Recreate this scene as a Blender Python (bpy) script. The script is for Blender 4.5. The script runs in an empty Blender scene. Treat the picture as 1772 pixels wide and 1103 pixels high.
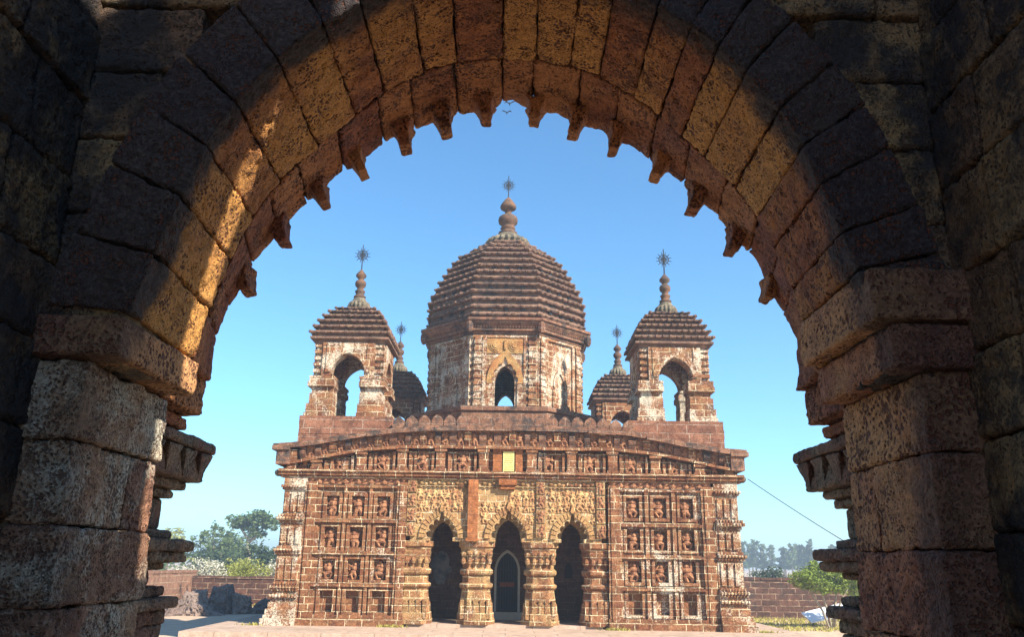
import bpy, math, random
import numpy as np
from mathutils import Matrix, Vector

scene = bpy.context.scene
col = scene.collection
R = math.radians
rng = random.Random(7)

# ------------------------------------------------------------------ camera
PITCH, ROLL = R(16.5), R(0.85)
EYE = Vector((0.03, 0.0, 1.7))
cam = bpy.data.cameras.new('camera')
cam.sensor_width = 36.0
cam.lens = 36.0 * 1432 / 1772
cam.clip_start, cam.clip_end = 0.05, 5000
camo = bpy.data.objects.new('camera', cam)
col.objects.link(camo)
fw = Vector((0, math.cos(PITCH), math.sin(PITCH)))
u0 = Vector((0, -math.sin(PITCH), math.cos(PITCH)))
r0 = Vector((1, 0, 0))
rr = r0 * math.cos(ROLL) + u0 * math.sin(ROLL)
uu = -r0 * math.sin(ROLL) + u0 * math.cos(ROLL)
camo.matrix_world = Matrix.Translation(EYE) @ Matrix((rr, uu, -fw)).transposed().to_4x4()
scene.camera = camo

# ------------------------------------------------------------------ light
SUN_AZ, SUN_EL = R(50), R(37)          # azimuth measured from straight behind the viewer towards the right
to_sun = Vector((math.sin(SUN_AZ) * math.cos(SUN_EL), -math.cos(SUN_AZ) * math.cos(SUN_EL), math.sin(SUN_EL)))
world = bpy.data.worlds.new('World')
scene.world = world
world.use_nodes = True
wn = world.node_tree
bg = wn.nodes['Background']
sky = wn.nodes.new('ShaderNodeTexSky')
sky.sky_type = 'NISHITA'
sky.sun_disc = False
sky.sun_elevation = SUN_EL
sky.sun_rotation = math.atan2(to_sun.x, to_sun.y)
sky.air_density = 1.0
sky.dust_density = 0.2
sky.ozone_density = 3.5
tint = wn.nodes.new('ShaderNodeMix')
tint.data_type = 'RGBA'
tint.blend_type = 'MULTIPLY'
tint.inputs[0].default_value = 1.0
tint.inputs[7].default_value = (0.64, 0.98, 1.08, 1)      # the clear cyan cast of this winter sky
wn.links.new(sky.outputs[0], tint.inputs[6])
wn.links.new(tint.outputs[2], bg.inputs['Color'])
bg.inputs['Strength'].default_value = 0.08
sl = bpy.data.lights.new('sun', 'SUN')
sl.energy = 4.2
sl.angle = R(0.5)
sl.color = (1.0, 0.92, 0.78)
slo = bpy.data.objects.new('sun', sl)
col.objects.link(slo)
slo.rotation_euler = to_sun.to_track_quat('Z', 'Y').to_euler()
scene.view_settings.view_transform = 'Standard'
scene.view_settings.look = 'None'
scene.view_settings.gamma = 1.0
scene.view_settings.exposure = 1.6
scene.cycles.max_bounces = 10
scene.cycles.diffuse_bounces = 6
scene.cycles.use_denoising = True


# ------------------------------------------------------------------ helpers: nodes
class G:
    def __init__(self, name):
        self.m = bpy.data.materials.new(name)
        self.m.use_nodes = True
        self.t = self.m.node_tree
        self.b = self.t.nodes['Principled BSDF']
        self.b.inputs['Roughness'].default_value = 0.92
        self.b.inputs['Specular IOR Level'].default_value = 0.2
        self.tc = self.t.nodes.new('ShaderNodeTexCoord')
        self.P = self.tc.outputs['Object']

    def n(self, typ, ins=None, **props):
        nd = self.t.nodes.new('ShaderNode' + typ)
        for k, v in props.items():
            setattr(nd, k, v)
        for k, v in (ins or {}).items():
            self.set(nd.inputs[k], v)
        return nd

    def set(self, sock, v):
        if isinstance(v, bpy.types.NodeSocket):
            self.t.links.new(v, sock)
        elif isinstance(v, tuple) and sock.type == 'RGBA' and len(v) == 3:
            sock.default_value = v + (1,)
        else:
            sock.default_value = v

    def noise(self, scale, detail=4, rough=0.6, vec=None, dist=0.0):
        return self.n('TexNoise', {'Vector': vec or self.P, 'Scale': scale, 'Detail': detail, 'Roughness': rough, 'Distortion': dist}).outputs['Fac']

    def math(self, op, a, b=None, c=None, clamp=False):
        nd = self.n('Math', {0: a}, operation=op, use_clamp=clamp)
        if b is not None:
            self.set(nd.inputs[1], b)
        if c is not None:
            self.set(nd.inputs[2], c)
        return nd.outputs[0]

    def ramp(self, v, lo, hi, a=0.0, b=1.0):
        return self.n('MapRange', {'Value': v, 'From Min': lo, 'From Max': hi, 'To Min': a, 'To Max': b}, interpolation_type='SMOOTHSTEP').outputs[0]

    def mix(self, f, a, b, mode='MIX'):
        nd = self.n('Mix', data_type='RGBA', blend_type=mode)
        self.set(nd.inputs[0], f)
        self.set(nd.inputs[6], a)
        self.set(nd.inputs[7], b)
        return nd.outputs[2]

    def vm(self, op, a, b=None, s=None):
        nd = self.n('VectorMath', {0: a}, operation=op)
        if b is not None:
            self.set(nd.inputs[1], b)
        if s is not None:
            self.set(nd.inputs['Scale'], s)
        return nd.outputs['Value'] if op in ('DOT_PRODUCT', 'LENGTH') else nd.outputs['Vector']

    def attr(self, name):
        return self.n('Attribute', attribute_name=name).outputs['Fac']

    def bump(self, h, dist=0.02, strength=1.0):
        nd = self.n('Bump', {'Height': h, 'Distance': dist, 'Strength': strength})
        self.t.links.new(nd.outputs[0], self.b.inputs['Normal'])

    def color(self, c):
        self.set(self.b.inputs['Base Color'], c)


def laterite(name, dark, mid, light, pit=0.8, pale=0.3, crust=0.3, pale_col=(0.40, 0.36, 0.27), pit_scale=52, green=0.0, inner_dark=0.0):
    """rough pitted laterite of the gateway's big blocks"""
    g = G(name)
    rnd = g.attr('rnd')
    n1 = g.noise(1.7, 5, 0.62)
    n2 = g.noise(8, 6, 0.65)
    n3 = g.noise(55, 5, 0.7)
    warp = g.n('TexNoise', {'Vector': g.P, 'Scale': 22.0, 'Detail': 3.0}).outputs['Color']
    pv = g.vm('ADD', g.P, g.vm('SCALE', warp, s=0.016))
    psc = g.math('MULTIPLY_ADD', g.math('FRACT', g.math('MULTIPLY', rnd, 13.7)), pit_scale * 0.55, pit_scale * 0.85)
    vo = g.n('TexVoronoi', {'Vector': pv, 'Scale': psc}, feature='F1').outputs['Distance']
    vo2 = g.n('TexVoronoi', {'Vector': pv, 'Scale': pit_scale * 2.3}, feature='F1').outputs['Distance']
    th = g.math('ADD', g.ramp(g.noise(9, 3), 0.35, 0.7, 0.08, 0.46), g.math('MULTIPLY', g.math('FRACT', g.math('MULTIPLY', rnd, 7.3)), 0.14))
    pits = g.math('SUBTRACT', 1.0, g.ramp(g.math('SUBTRACT', vo, th), -0.12, 0.1))
    th2 = g.ramp(g.noise(14, 3), 0.35, 0.7, 0.1, 0.45)
    pits2 = g.math('SUBTRACT', 1.0, g.ramp(g.math('SUBTRACT', vo2, th2), -0.12, 0.12))
    pt = g.math('MAXIMUM', pits, g.math('MULTIPLY', pits2, 0.6))
    c = g.mix(g.ramp(n2, 0.3, 0.72), dark, mid)
    c = g.mix(g.math('MULTIPLY', g.ramp(g.math('ADD', n1, g.math('MULTIPLY', rnd, 0.35)), 0.48, 0.85), 0.9), c, light)
    pl = g.math('MULTIPLY', g.ramp(g.math('ADD', g.math('MULTIPLY', g.noise(2.3, 6, 0.7, dist=0.6), 0.75), g.math('MULTIPLY', n3, 0.25)), 0.62 - pale * 0.25, 0.78 - pale * 0.25), min(1.0, 0.3 + pale))
    c = g.mix(pl, c, pale_col)
    if green:
        gr = g.math('MULTIPLY', g.ramp(g.noise(4.5, 5, 0.7), 0.45, 0.62), green)
        c = g.mix(gr, c, (0.13, 0.19, 0.14))
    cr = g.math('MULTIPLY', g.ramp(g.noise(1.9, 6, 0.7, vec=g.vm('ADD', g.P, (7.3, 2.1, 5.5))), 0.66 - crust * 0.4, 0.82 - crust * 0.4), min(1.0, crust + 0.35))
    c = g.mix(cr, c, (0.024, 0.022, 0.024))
    if inner_dark:
        # near-black tone, broken up by noise, along the stones' inner edge
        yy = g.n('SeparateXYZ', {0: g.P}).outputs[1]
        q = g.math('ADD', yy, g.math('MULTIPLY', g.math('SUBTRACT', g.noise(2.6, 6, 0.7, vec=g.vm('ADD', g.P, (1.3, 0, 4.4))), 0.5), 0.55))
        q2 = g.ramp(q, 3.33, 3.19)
        c = g.mix(g.math('MULTIPLY', q2, min(0.96, inner_dark * 0.93)), c, g.mix(g.ramp(n3, 0.4, 0.7), (0.016, 0.017, 0.022), (0.045, 0.042, 0.045)))
    c = g.mix(g.math('MULTIPLY', pt, pit), c, g.mix(0.5, (0.012, 0.007, 0.005), dark))
    sp = g.ramp(n3, 0.25, 0.75, 0.62, 1.3)
    c = g.mix(1.0, c, g.n('CombineColor', {0: sp, 1: sp, 2: sp}).outputs[0], 'MULTIPLY')
    g.color(c)
    h = g.math('ADD', g.math('MULTIPLY', pt, -0.9), g.math('ADD', g.math('MULTIPLY', n3, 0.55), g.math('MULTIPLY', n2, 0.8)))
    g.bump(h, 0.024, 1.0)
    g.b.inputs['Roughness'].default_value = 0.8
    g.b.inputs['Specular IOR Level'].default_value = 0.35
    return g.m


def masonry(name, c1, c2, mortar, bw=0.36, bh=0.2, ms=0.011, white=0.25, black=0.2, yellow=0.0, mortar_fac=0.95, bump=0.03, flat=False):
    """laterite ashlar with lime joints, whitewash remains and lichen"""
    g = G(name)
    geo = g.n('NewGeometry')
    nrm = geo.outputs['True Normal']
    t = g.vm('NORMALIZE', g.vm('CROSS_PRODUCT', nrm, (0.001, 0.0005, 1.0)))
    u = g.vm('DOT_PRODUCT', g.P, t)
    sep = g.n('SeparateXYZ', {0: g.P})
    wrp = g.n('TexNoise', {'Vector': g.P, 'Scale': 6.0, 'Detail': 3.0}).outputs['Color']
    bv = g.n('CombineXYZ', {0: u, 1: sep.outputs[2], 2: 0.0}).outputs[0]
    bv = g.vm('ADD', bv, g.vm('SCALE', wrp, s=0.035))
    br = g.n('TexBrick', {'Vector': bv, 'Color1': (0, 0, 0), 'Color2': (1, 1, 1), 'Mortar': (0.5, 0.5, 0.5), 'Scale': 1.0, 'Mortar Size': ms, 'Mortar Smooth': 0.3, 'Bias': 0.0,
                          'Brick Width': bw, 'Row Height': bh}, offset=0.5, squash=1.4, squash_frequency=3)
    n1 = g.noise(0.8, 5, 0.65)
    n2 = g.noise(5, 6, 0.7)
    n3 = g.noise(26, 5, 0.75)
    st = g.noise(1.0, 5, 0.65, vec=g.vm('MULTIPLY', g.P, (4.2, 4.2, 0.6)))
    tint = g.n('SeparateColor', {0: br.outputs['Color']}).outputs[0]
    c = g.mix(tint, c1, c2)
    c = g.mix(g.ramp(n2, 0.3, 0.72, 0, 0.8), c, tuple(x * 0.38 for x in c1))
    mo = g.math('MULTIPLY', br.outputs['Fac'], g.ramp(g.noise(2.6, 4), 0.36, 0.62, 0.08, mortar_fac))
    c = g.mix(mo, c, mortar)
    if yellow:
        yl = g.math('MULTIPLY', g.ramp(g.math('ADD', g.math('MULTIPLY', g.noise(1.6, 5, 0.65), 0.7), g.math('MULTIPLY', n3, 0.3)), 0.40, 0.6), yellow)
        c = g.mix(yl, c, (0.50, 0.36, 0.15))
    film = g.math('MULTIPLY', g.ramp(g.math('ADD', g.math('MULTIPLY', g.noise(3.3, 6, 0.75, vec=g.vm('ADD', g.P, (5.5, 0.7, 2.2))), 0.6), g.math('MULTIPLY', n3, 0.4)), 0.47, 0.66), min(0.55, 0.04 + white * 0.7))
    c = g.mix(film, c, (0.42, 0.29, 0.14))
    wh = g.math('MULTIPLY', g.ramp(g.math('ADD', g.math('ADD', g.math('MULTIPLY', g.noise(1.15, 7, 0.72, vec=g.vm('ADD', g.P, (3.1, 9.2, 1.7))), 0.5), g.math('MULTIPLY', st, 0.2)), g.math('MULTIPLY', n3, 0.3)), 0.67 - white * 0.3, 0.745 - white * 0.3), 0.8)
    c = g.mix(wh, c, (0.60, 0.53, 0.41))
    bl = g.math('MULTIPLY', g.ramp(g.math('ADD', g.math('MULTIPLY', n1, 0.6), g.math('MULTIPLY', n2, 0.4)), 0.62 - black * 0.3, 0.76 - black * 0.3), min(0.9, 0.4 + black))
    run = g.math('MULTIPLY', g.ramp(g.math('ADD', g.math('MULTIPLY', st, 0.75), g.math('MULTIPLY', n2, 0.25)), 0.56, 0.70), min(0.85, black * 2.6))
    bl = g.math('MAXIMUM', bl, run)
    c = g.mix(bl, c, (0.05, 0.043, 0.04))
    sp = g.ramp(n3, 0.25, 0.75, 0.45, 1.4)
    c = g.mix(1.0, c, g.n('CombineColor', {0: sp, 1: sp, 2: sp}).outputs[0], 'MULTIPLY')
    g.color(c)
    h = g.math('ADD', g.math('MULTIPLY', br.outputs['Fac'], -0.5), g.math('ADD', g.math('MULTIPLY', n3, 0.7), g.math('MULTIPLY', n2, 0.9)))
    g.bump(h, bump, 0.9)
    return g.m


def simple(name, c1, c2, scale=8, bump=0.0, rough=0.9, spec=0.2):
    g = G(name)
    n = g.noise(scale, 5, 0.65)
    g.color(g.mix(g.ramp(n, 0.3, 0.7), c1, c2))
    if bump:
        g.bump(n, bump)
    g.b.inputs['Roughness'].default_value = rough
    g.b.inputs['Specular IOR Level'].default_value = spec
    return g.m


def leafmat(name, c1, c2, trans=0.25):
    g = G(name)
    c = g.mix(g.attr('rnd'), c1, c2)
    g.color(c)
    g.b.inputs['Roughness'].default_value = 0.7
    tr = g.n('BsdfTranslucent', {'Color': c})
    mx = g.n('MixShader', {0: trans, 1: g.b.outputs[0], 2: tr.outputs[0]})
    g.t.links.new(mx.outputs[0], g.t.nodes['Material Output'].inputs['Surface'])
    return g.m


# ------------------------------------------------------------------ helpers: things and parts
def tag(o, label=None, cat=None, group=None, kind=None):
    for k, v in (('label', label), ('category', cat), ('group', group), ('kind', kind)):
        if v:
            o[k] = v
    return o


def thing(name, loc, label, cat, group=None):
    o = bpy.data.objects.new(name, None)
    o.empty_display_size = 0.2
    col.objects.link(o)
    o.location = loc
    return tag(o, label, cat, group)


class MB:
    """collects shapes in world coordinates; build() links them as ONE mesh object"""

    def __init__(self, jit=0.0):
        self.v, self.f, self.a = [], [], []
        self.jit = jit

    def add(self, vs, fs, rnd=None):
        o = len(self.v)
        self.v.extend(vs)
        r = rng.random() if rnd is None else rnd
        self.a.extend([r] * len(vs))
        self.f.extend([tuple(i + o for i in q) for q in fs])

    def box(self, x0, x1, y0, y1, z0, z1):
        j = self.jit
        if j:
            x0 += rng.uniform(-j, j); x1 += rng.uniform(-j, j)
            y0 += rng.uniform(-j, j); z0 += rng.uniform(-j, j) * 0.5; z1 += rng.uniform(-j, j) * 0.5
        self.add([(x0, y0, z0), (x1, y0, z0), (x1, y1, z0), (x0, y1, z0), (x0, y0, z1), (x1, y0, z1), (x1, y1, z1), (x0, y1, z1)],
                 [(0, 3, 2, 1), (4, 5, 6, 7), (0, 1, 5, 4), (1, 2, 6, 5), (2, 3, 7, 6), (3, 0, 4, 7)])

    def fr(self, x0, x1, z0, z1, d0, d1):
        """box on the temple front: d is how far it stands proud of the plane y = FY"""
        self.box(x0, x1, FY - d1, FY - d0, z0, z1)

    def stack(self, c, plan, prof, rot=0.0, cap=True):
        """rings of the plan polygon (unit size) scaled by prof = [(size, z)...]; size may be (sx, sy)"""
        n = len(plan)
        vs, fs = [], []
        cr, sr = math.cos(rot), math.sin(rot)
        for s, z in prof:
            sx, sy = s if isinstance(s, tuple) else (s, s)
            for px, py in plan:
                a, b = px * sx, py * sy
                vs.append((c[0] + a * cr - b * sr, c[1] + a * sr + b * cr, z))
        m = len(prof)
        for i in range(m - 1):
            for k in range(n):
                k2 = (k + 1) % n
                fs.append((i * n + k, i * n + k2, (i + 1) * n + k2, (i + 1) * n + k))
        if cap:
            fs.append(tuple(range(n - 1, -1, -1)))
            fs.append(tuple((m - 1) * n + k for k in range(n)))
        self.add(vs, fs)

    def prism(self, poly, y0, y1):
        """convex or star-shaped xz polygon pushed from y0 to y1"""
        n = len(poly)
        vs = [(x, y0, z) for x, z in poly] + [(x, y1, z) for x, z in poly]
        fs = [tuple(range(n)), tuple(range(2 * n - 1, n - 1, -1))]
        fs += [(k, k + n, (k + 1) % n + n, (k + 1) % n) for k in range(n)]
        self.add(vs, fs)

    def strip(self, lo, hi, y0, y1):
        """solid between two xz polylines with equal counts, y0 to y1"""
        n = len(lo)
        vs = [(x, y0, z) for x, z in lo] + [(x, y0, z) for x, z in hi] + [(x, y1, z) for x, z in lo] + [(x, y1, z) for x, z in hi]
        fs = []
        for k in range(n - 1):
            fs.append((k, k + 1, n + k + 1, n + k))
            fs.append((2 * n + k + 1, 2 * n + k, 3 * n + k, 3 * n + k + 1))
            fs.append((k + 1, k, 2 * n + k, 2 * n + k + 1))
            fs.append((n + k, n + k + 1, 3 * n + k + 1, 3 * n + k))
        fs.append((0, n, 3 * n, 2 * n))
        fs.append((n - 1, 2 * n + n - 1, 3 * n + n - 1, n + n - 1))
        self.add(vs, fs)

    def ell(self, c, r, nu=8, nv=5, flat=1.0):
        vs = [(c[0], c[1], c[2] + r[2])]
        for i in range(1, nv):
            a = math.pi * i / nv
            for k in range(nu):
                b = 2 * math.pi * k / nu
                vs.append((c[0] + r[0] * math.sin(a) * math.cos(b), c[1] + r[1] * math.sin(a) * math.sin(b), c[2] + r[2] * math.cos(a)))
        vs.append((c[0], c[1], c[2] - r[2]))
        fs = [(0, 1 + k, 1 + (k + 1) % nu) for k in range(nu)]
        for i in range(nv - 2):
            for k in range(nu):
                p, q = 1 + i * nu + k, 1 + i * nu + (k + 1) % nu
                fs.append((p, p + nu, q + nu, q))
        e = len(vs) - 1
        o = 1 + (nv - 2) * nu
        fs += [(o + k, e, o + (k + 1) % nu) for k in range(nu)]
        self.add(vs, fs)

    def limb(self, pts, rad, n=6):
        """tube through pts with a radius for each point"""
        P = [Vector(p) for p in pts]
        vs, fs = [], []
        for i, p in enumerate(P):
            d = (P[min(i + 1, len(P) - 1)] - P[max(i - 1, 0)]).normalized()
            a = d.cross(Vector((0.31, 0.87, 0.4))).normalized()
            b = d.cross(a)
            for k in range(n):
                t = 2 * math.pi * k / n
                vs.append(tuple(p + (a * math.cos(t) + b * math.sin(t)) * rad[i]))
        for i in range(len(P) - 1):
            for k in range(n):
                k2 = (k + 1) % n
                fs.append((i * n + k, i * n + k2, (i + 1) * n + k2, (i + 1) * n + k))
        fs.append(tuple(range(n - 1, -1, -1)))
        fs.append(tuple((len(P) - 1) * n + k for k in range(n)))
        self.add(vs, fs)

    def build(self, name, mat, parent=None, smooth=False):
        me = bpy.data.meshes.new(name)
        me.from_pydata(self.v, [], self.f)
        at = me.attributes.new('rnd', 'FLOAT', 'POINT')
        at.data.foreach_set('value', np.array(self.a, dtype=np.float32))
        return link(name, me, mat, parent, smooth)


def link(name, me, mat, parent, smooth=False):
    me.update()
    me.validate()
    me.materials.append(mat)
    if smooth:
        me.polygons.foreach_set('use_smooth', [True] * len(me.polygons))
    o = bpy.data.objects.new(name, me)
    col.objects.link(o)
    if parent is not None:
        o.parent = parent
        if parent.parent is None:
            o.matrix_parent_inverse = Matrix.Translation(-parent.location)
    return o


# ------------------------------------------------------------------ helpers: rough stone blocks
def vhash(ix, iy, iz, seed):
    h = (ix * 374761393 + iy * 668265263 + iz * 2147483647 + seed * 974711) & 0xFFFFFFFF
    h = ((h ^ (h >> 13)) * 1274126177) & 0xFFFFFFFF
    h = ((h ^ (h >> 16)) * 2246822519) & 0xFFFFFFFF
    return ((h ^ (h >> 15)) & 0xFFFF) / 32767.5 - 1.0


def vnoise(p, seed=0):
    i = np.floor(p).astype(np.int64)
    f = p - i
    w = f * f * (3 - 2 * f)
    out = 0
    for dx in (0, 1):
        for dy in (0, 1):
            for dz in (0, 1):
                k = (w[:, 0] if dx else 1 - w[:, 0]) * (w[:, 1] if dy else 1 - w[:, 1]) * (w[:, 2] if dz else 1 - w[:, 2])
                out = out + k * vhash(i[:, 0] + dx, i[:, 1] + dy, i[:, 2] + dz, seed)
    return out


class Stones:
    """rounded, pitted stone blocks; each is a box in local metres sent through fn(u, v, w)"""

    def __init__(self):
        self.v, self.f, self.a, self.n = [], [], [], 0

    def block(self, fn, dims, res=0.014, rad=0.02, amp=1.0, gap=0.003, seed=None, hide=(), freq=1.0):
        sd = rng.randrange(100000) if seed is None else seed
        L = np.array(dims, float)
        n = np.maximum(2, np.ceil(L / res)).astype(int)
        keys, quads = [], []
        M = 4096
        for ax in range(3):
            b, c = (ax + 1) % 3, (ax + 2) % 3
            for side in (0, 1):
                if (ax, side) in hide:
                    continue
                jb, jc = np.meshgrid(np.arange(n[b] + 1), np.arange(n[c] + 1), indexing='ij')
                idx = np.zeros(jb.shape + (3,), np.int64)
                idx[..., ax] = n[ax] * side
                idx[..., b] = jb
                idx[..., c] = jc
                k = (idx[..., 0] * M + idx[..., 1]) * M + idx[..., 2]
                q = np.stack([k[:-1, :-1], k[1:, :-1], k[1:, 1:], k[:-1, 1:]], -1).reshape(-1, 4)
                if side == 0:
                    q = q[:, ::-1]
                quads.append(q)
        Q = np.concatenate(quads)
        uk, inv = np.unique(Q, return_inverse=True)
        inv = inv.reshape(Q.shape)
        ijk = np.stack([uk // (M * M), (uk // M) % M, uk % M], -1)
        p = ijk / n * (L - 2 * gap) + gap
        inner = np.clip(p, gap + rad, L - gap - rad)
        d = p - inner
        ln = np.linalg.norm(d, axis=1, keepdims=True)
        nv = d / np.maximum(ln, 1e-6)
        w0 = fn(*(np.clip(p / L, 0, 1).T))
        big = vnoise(w0 * 7 * freq, sd)
        md = vnoise(w0 * 22 * freq, sd + 1)
        sm = vnoise(w0 * 55 * freq, sd + 2)
        edge = 1 + 0.9 * (np.abs(nv).max(1) < 0.92)
        hgt = amp * (0.006 * big + 0.0055 * md * (edge + 0.7 * (md < -0.2) * (edge > 1)) + 0.0045 * np.where(sm < -0.25, sm * 2.2, sm * 0.5))
        q = inner + nv * (rad + hgt[:, None])
        w = fn(*(q / L).T)
        self.v.append(w)
        self.f.append(inv + self.n)
        self.a.append(np.full(len(w), rng.random()))
        self.n += len(w)

    def rect(self, x0, x1, y0, y1, z0, z1, **kw):
        def fn(u, v, w):
            return np.stack([x0 + (x1 - x0) * u, y0 + (y1 - y0) * v, z0 + (z1 - z0) * w], -1)
        self.block(fn, (x1 - x0, y1 - y0, z1 - z0), **kw)

    def build(self, name, mat, parent=None):
        v = np.concatenate(self.v)
        f = np.concatenate(self.f)
        me = bpy.data.meshes.new(name)
        me.vertices.add(len(v))
        me.vertices.foreach_set('co', v.astype(np.float32).ravel())
        me.loops.add(f.size)
        me.loops.foreach_set('vertex_index', f.astype(np.int32).ravel())
        me.polygons.add(len(f))
        me.polygons.foreach_set('loop_start', np.arange(0, f.size, 4, dtype=np.int32))
        me.polygons.foreach_set('loop_total', np.full(len(f), 4, dtype=np.int32))
        at = me.attributes.new('rnd', 'FLOAT', 'POINT')
        at.data.foreach_set('value', np.concatenate(self.a).astype(np.float32))
        return link(name, me, mat, parent, True)


def interp_curve(pts, t):
    """points along a polyline by arc length, t in 0..1 (array)"""
    p = np.array(pts, float)
    s = np.concatenate([[0], np.cumsum(np.linalg.norm(np.diff(p, axis=0), axis=1))])
    s /= s[-1]
    return np.stack([np.interp(t, s, p[:, 0]), np.interp(t, s, p[:, 1])], -1)


def smooth_curve(pts, n=160, it=3):
    t = np.linspace(0, 1, n)
    c = interp_curve(pts, t)
    for _ in range(it * 4):
        c[1:-1] = 0.25 * c[:-2] + 0.5 * c[1:-1] + 0.25 * c[2:]
    return c


# ------------------------------------------------------------------ materials
M_soffit = laterite('laterite_vault', (0.22, 0.066, 0.028), (0.46, 0.165, 0.05), (0.63, 0.31, 0.08), pit=0.95, pale=0.05, crust=0.0, inner_dark=1.05)
M_ring = laterite('laterite_outer_ring', (0.17, 0.052, 0.03), (0.36, 0.115, 0.05), (0.50, 0.21, 0.07), pit=0.9, pale=0.05, crust=0.08)
M_jamb = laterite('laterite_jamb', (0.19, 0.08, 0.05), (0.34, 0.17, 0.10), (0.42, 0.26, 0.15), pit=0.8, pale=0.68, crust=0.12, pale_col=(0.52, 0.48, 0.38), inner_dark=0.45)
M_jamb_red = laterite('laterite_jamb_red', (0.26, 0.09, 0.05), (0.50, 0.195, 0.095), (0.62, 0.32, 0.13), pit=0.95, pale=0.22, crust=0.03, pale_col=(0.60, 0.46, 0.27), inner_dark=0.75)
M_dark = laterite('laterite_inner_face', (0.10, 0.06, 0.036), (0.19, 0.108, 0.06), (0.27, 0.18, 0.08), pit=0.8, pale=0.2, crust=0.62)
M_pillar = laterite('laterite_pillar', (0.13, 0.055, 0.036), (0.24, 0.11, 0.065), (0.30, 0.19, 0.11), pit=0.7, pale=0.3, crust=0.1, green=0.35)

C1, C2 = (0.20, 0.072, 0.034), (0.345, 0.15, 0.068)
LIME = (0.78, 0.66, 0.42)
M_wall = masonry('temple_laterite', C1, C2, LIME, bw=0.33, bh=0.19, white=0.4, black=0.2)
M_portal = masonry('orange_portal_laterite', (0.36, 0.13, 0.045), (0.46, 0.2, 0.07), (0.5, 0.3, 0.12), white=0.05, black=0.05, yellow=0.5)
M_cream = masonry('lime_rich_laterite', (0.36, 0.18, 0.08), (0.5, 0.3, 0.14), (0.8, 0.7, 0.45), bw=0.24, bh=0.17, white=0.4, black=0.1, yellow=0.3)
M_fan = masonry('cream_fan_stones', (0.34, 0.15, 0.065), (0.50, 0.27, 0.11), LIME, white=0.2, black=0.05, yellow=0.3, ms=0.0)
M_wall2 = masonry('temple_laterite_patchy', C1, C2, LIME, bw=0.33, bh=0.19, white=0.52, black=0.22)
M_white = masonry('temple_laterite_limewashed', C1, C2, LIME, white=0.61, black=0.24)
M_yellow = masonry('temple_laterite_lichen', C1, C2, (0.78, 0.68, 0.42), bw=0.36, bh=0.19, white=0.36, black=0.12, yellow=0.4)
M_porch = masonry('porch_shade_laterite', (0.14, 0.07, 0.045), (0.21, 0.11, 0.07), (0.3, 0.23, 0.17), white=0.0, black=0.3, mortar_fac=0.5)  # porch shade put into the colour: darker stone, fainter joints
M_roof = masonry('temple_roof_laterite', (0.17, 0.095, 0.068), (0.26, 0.145, 0.10), (0.36, 0.3, 0.25), bw=0.5, bh=0.26, ms=0.008, white=0.32, black=0.42, mortar_fac=0.5)
M_grey = masonry('temple_cornice_stone', (0.22, 0.10, 0.06), (0.30, 0.15, 0.09), (0.45, 0.38, 0.3), white=0.14, black=0.5, mortar_fac=0.5)
M_plinth = masonry('temple_tower_base_laterite', (0.24, 0.10, 0.06), (0.33, 0.15, 0.09), (0.42, 0.34, 0.26), bw=0.62, bh=0.26, white=0.05, black=0.2)
M_relief = simple('terracotta_relief', (0.16, 0.062, 0.034), (0.38, 0.185, 0.092), 8, 0.03)
M_relief2 = simple('lichened_relief', (0.27, 0.11, 0.05), (0.55, 0.37, 0.17), 4.5, 0.03)
M_orange = masonry('new_orange_laterite', (0.34, 0.115, 0.04), (0.42, 0.16, 0.06), (0.2, 0.09, 0.05), bw=0.5, bh=0.5, ms=0.012, white=0.05, black=0.14, bump=0.012)
M_iron = simple('black_iron', (0.012, 0.014, 0.018), (0.03, 0.03, 0.034), 20, 0, 0.6)
M_disc = masonry('lichened_stone', (0.15, 0.125, 0.09), (0.22, 0.19, 0.14), (0.3, 0.27, 0.2), white=0.15, black=0.35, yellow=0.05, ms=0.0)
M_finial = simple('finial_terracotta', (0.05, 0.042, 0.036), (0.16, 0.08, 0.045), 3.2, 0.03)
M_plaque = simple('yellow_plaque', (0.52, 0.45, 0.15), (0.64, 0.56, 0.24), 14, 0.004)
M_plaque_ink = simple('plaque_lettering', (0.2, 0.15, 0.05), (0.28, 0.21, 0.07), 14)
def paving():
    g = G('terrace_stone')
    n1, n2, n3 = g.noise(0.5, 5, 0.6), g.noise(3.5, 6, 0.7), g.noise(40, 4, 0.7)
    wrp = g.n('TexNoise', {'Vector': g.P, 'Scale': 3.0, 'Detail': 3.0}).outputs['Color']
    br = g.n('TexBrick', {'Vector': g.vm('ADD', g.P, g.vm('SCALE', wrp, s=0.06)), 'Color1': (0, 0, 0), 'Color2': (1, 1, 1), 'Scale': 1.0, 'Mortar Size': 0.012, 'Mortar Smooth': 0.4, 'Brick Width': 1.3, 'Row Height': 0.7}, offset=0.43)
    c = g.mix(g.ramp(n2, 0.3, 0.7), (0.34, 0.235, 0.17), (0.49, 0.365, 0.28))
    c = g.mix(g.math('MULTIPLY', g.n('SeparateColor', {0: br.outputs['Color']}).outputs[0], 0.25), c, (0.4, 0.25, 0.17))
    c = g.mix(g.ramp(n1, 0.5, 0.68, 0, 0.5), c, (0.24, 0.17, 0.125))
    c = g.mix(g.math('MULTIPLY', br.outputs['Fac'], 0.6), c, (0.16, 0.11, 0.08))
    sp = g.ramp(n3, 0.3, 0.7, 0.8, 1.15)
    g.color(g.mix(1.0, c, g.n('CombineColor', {0: sp, 1: sp, 2: sp}).outputs[0], 'MULTIPLY'))
    g.bump(g.math('ADD', g.math('MULTIPLY', br.outputs['Fac'], -0.6), n2), 0.02)
    return g.m


M_pave = paving()

# ------------------------------------------------------------------ ground
FY0 = 24.0


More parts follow.
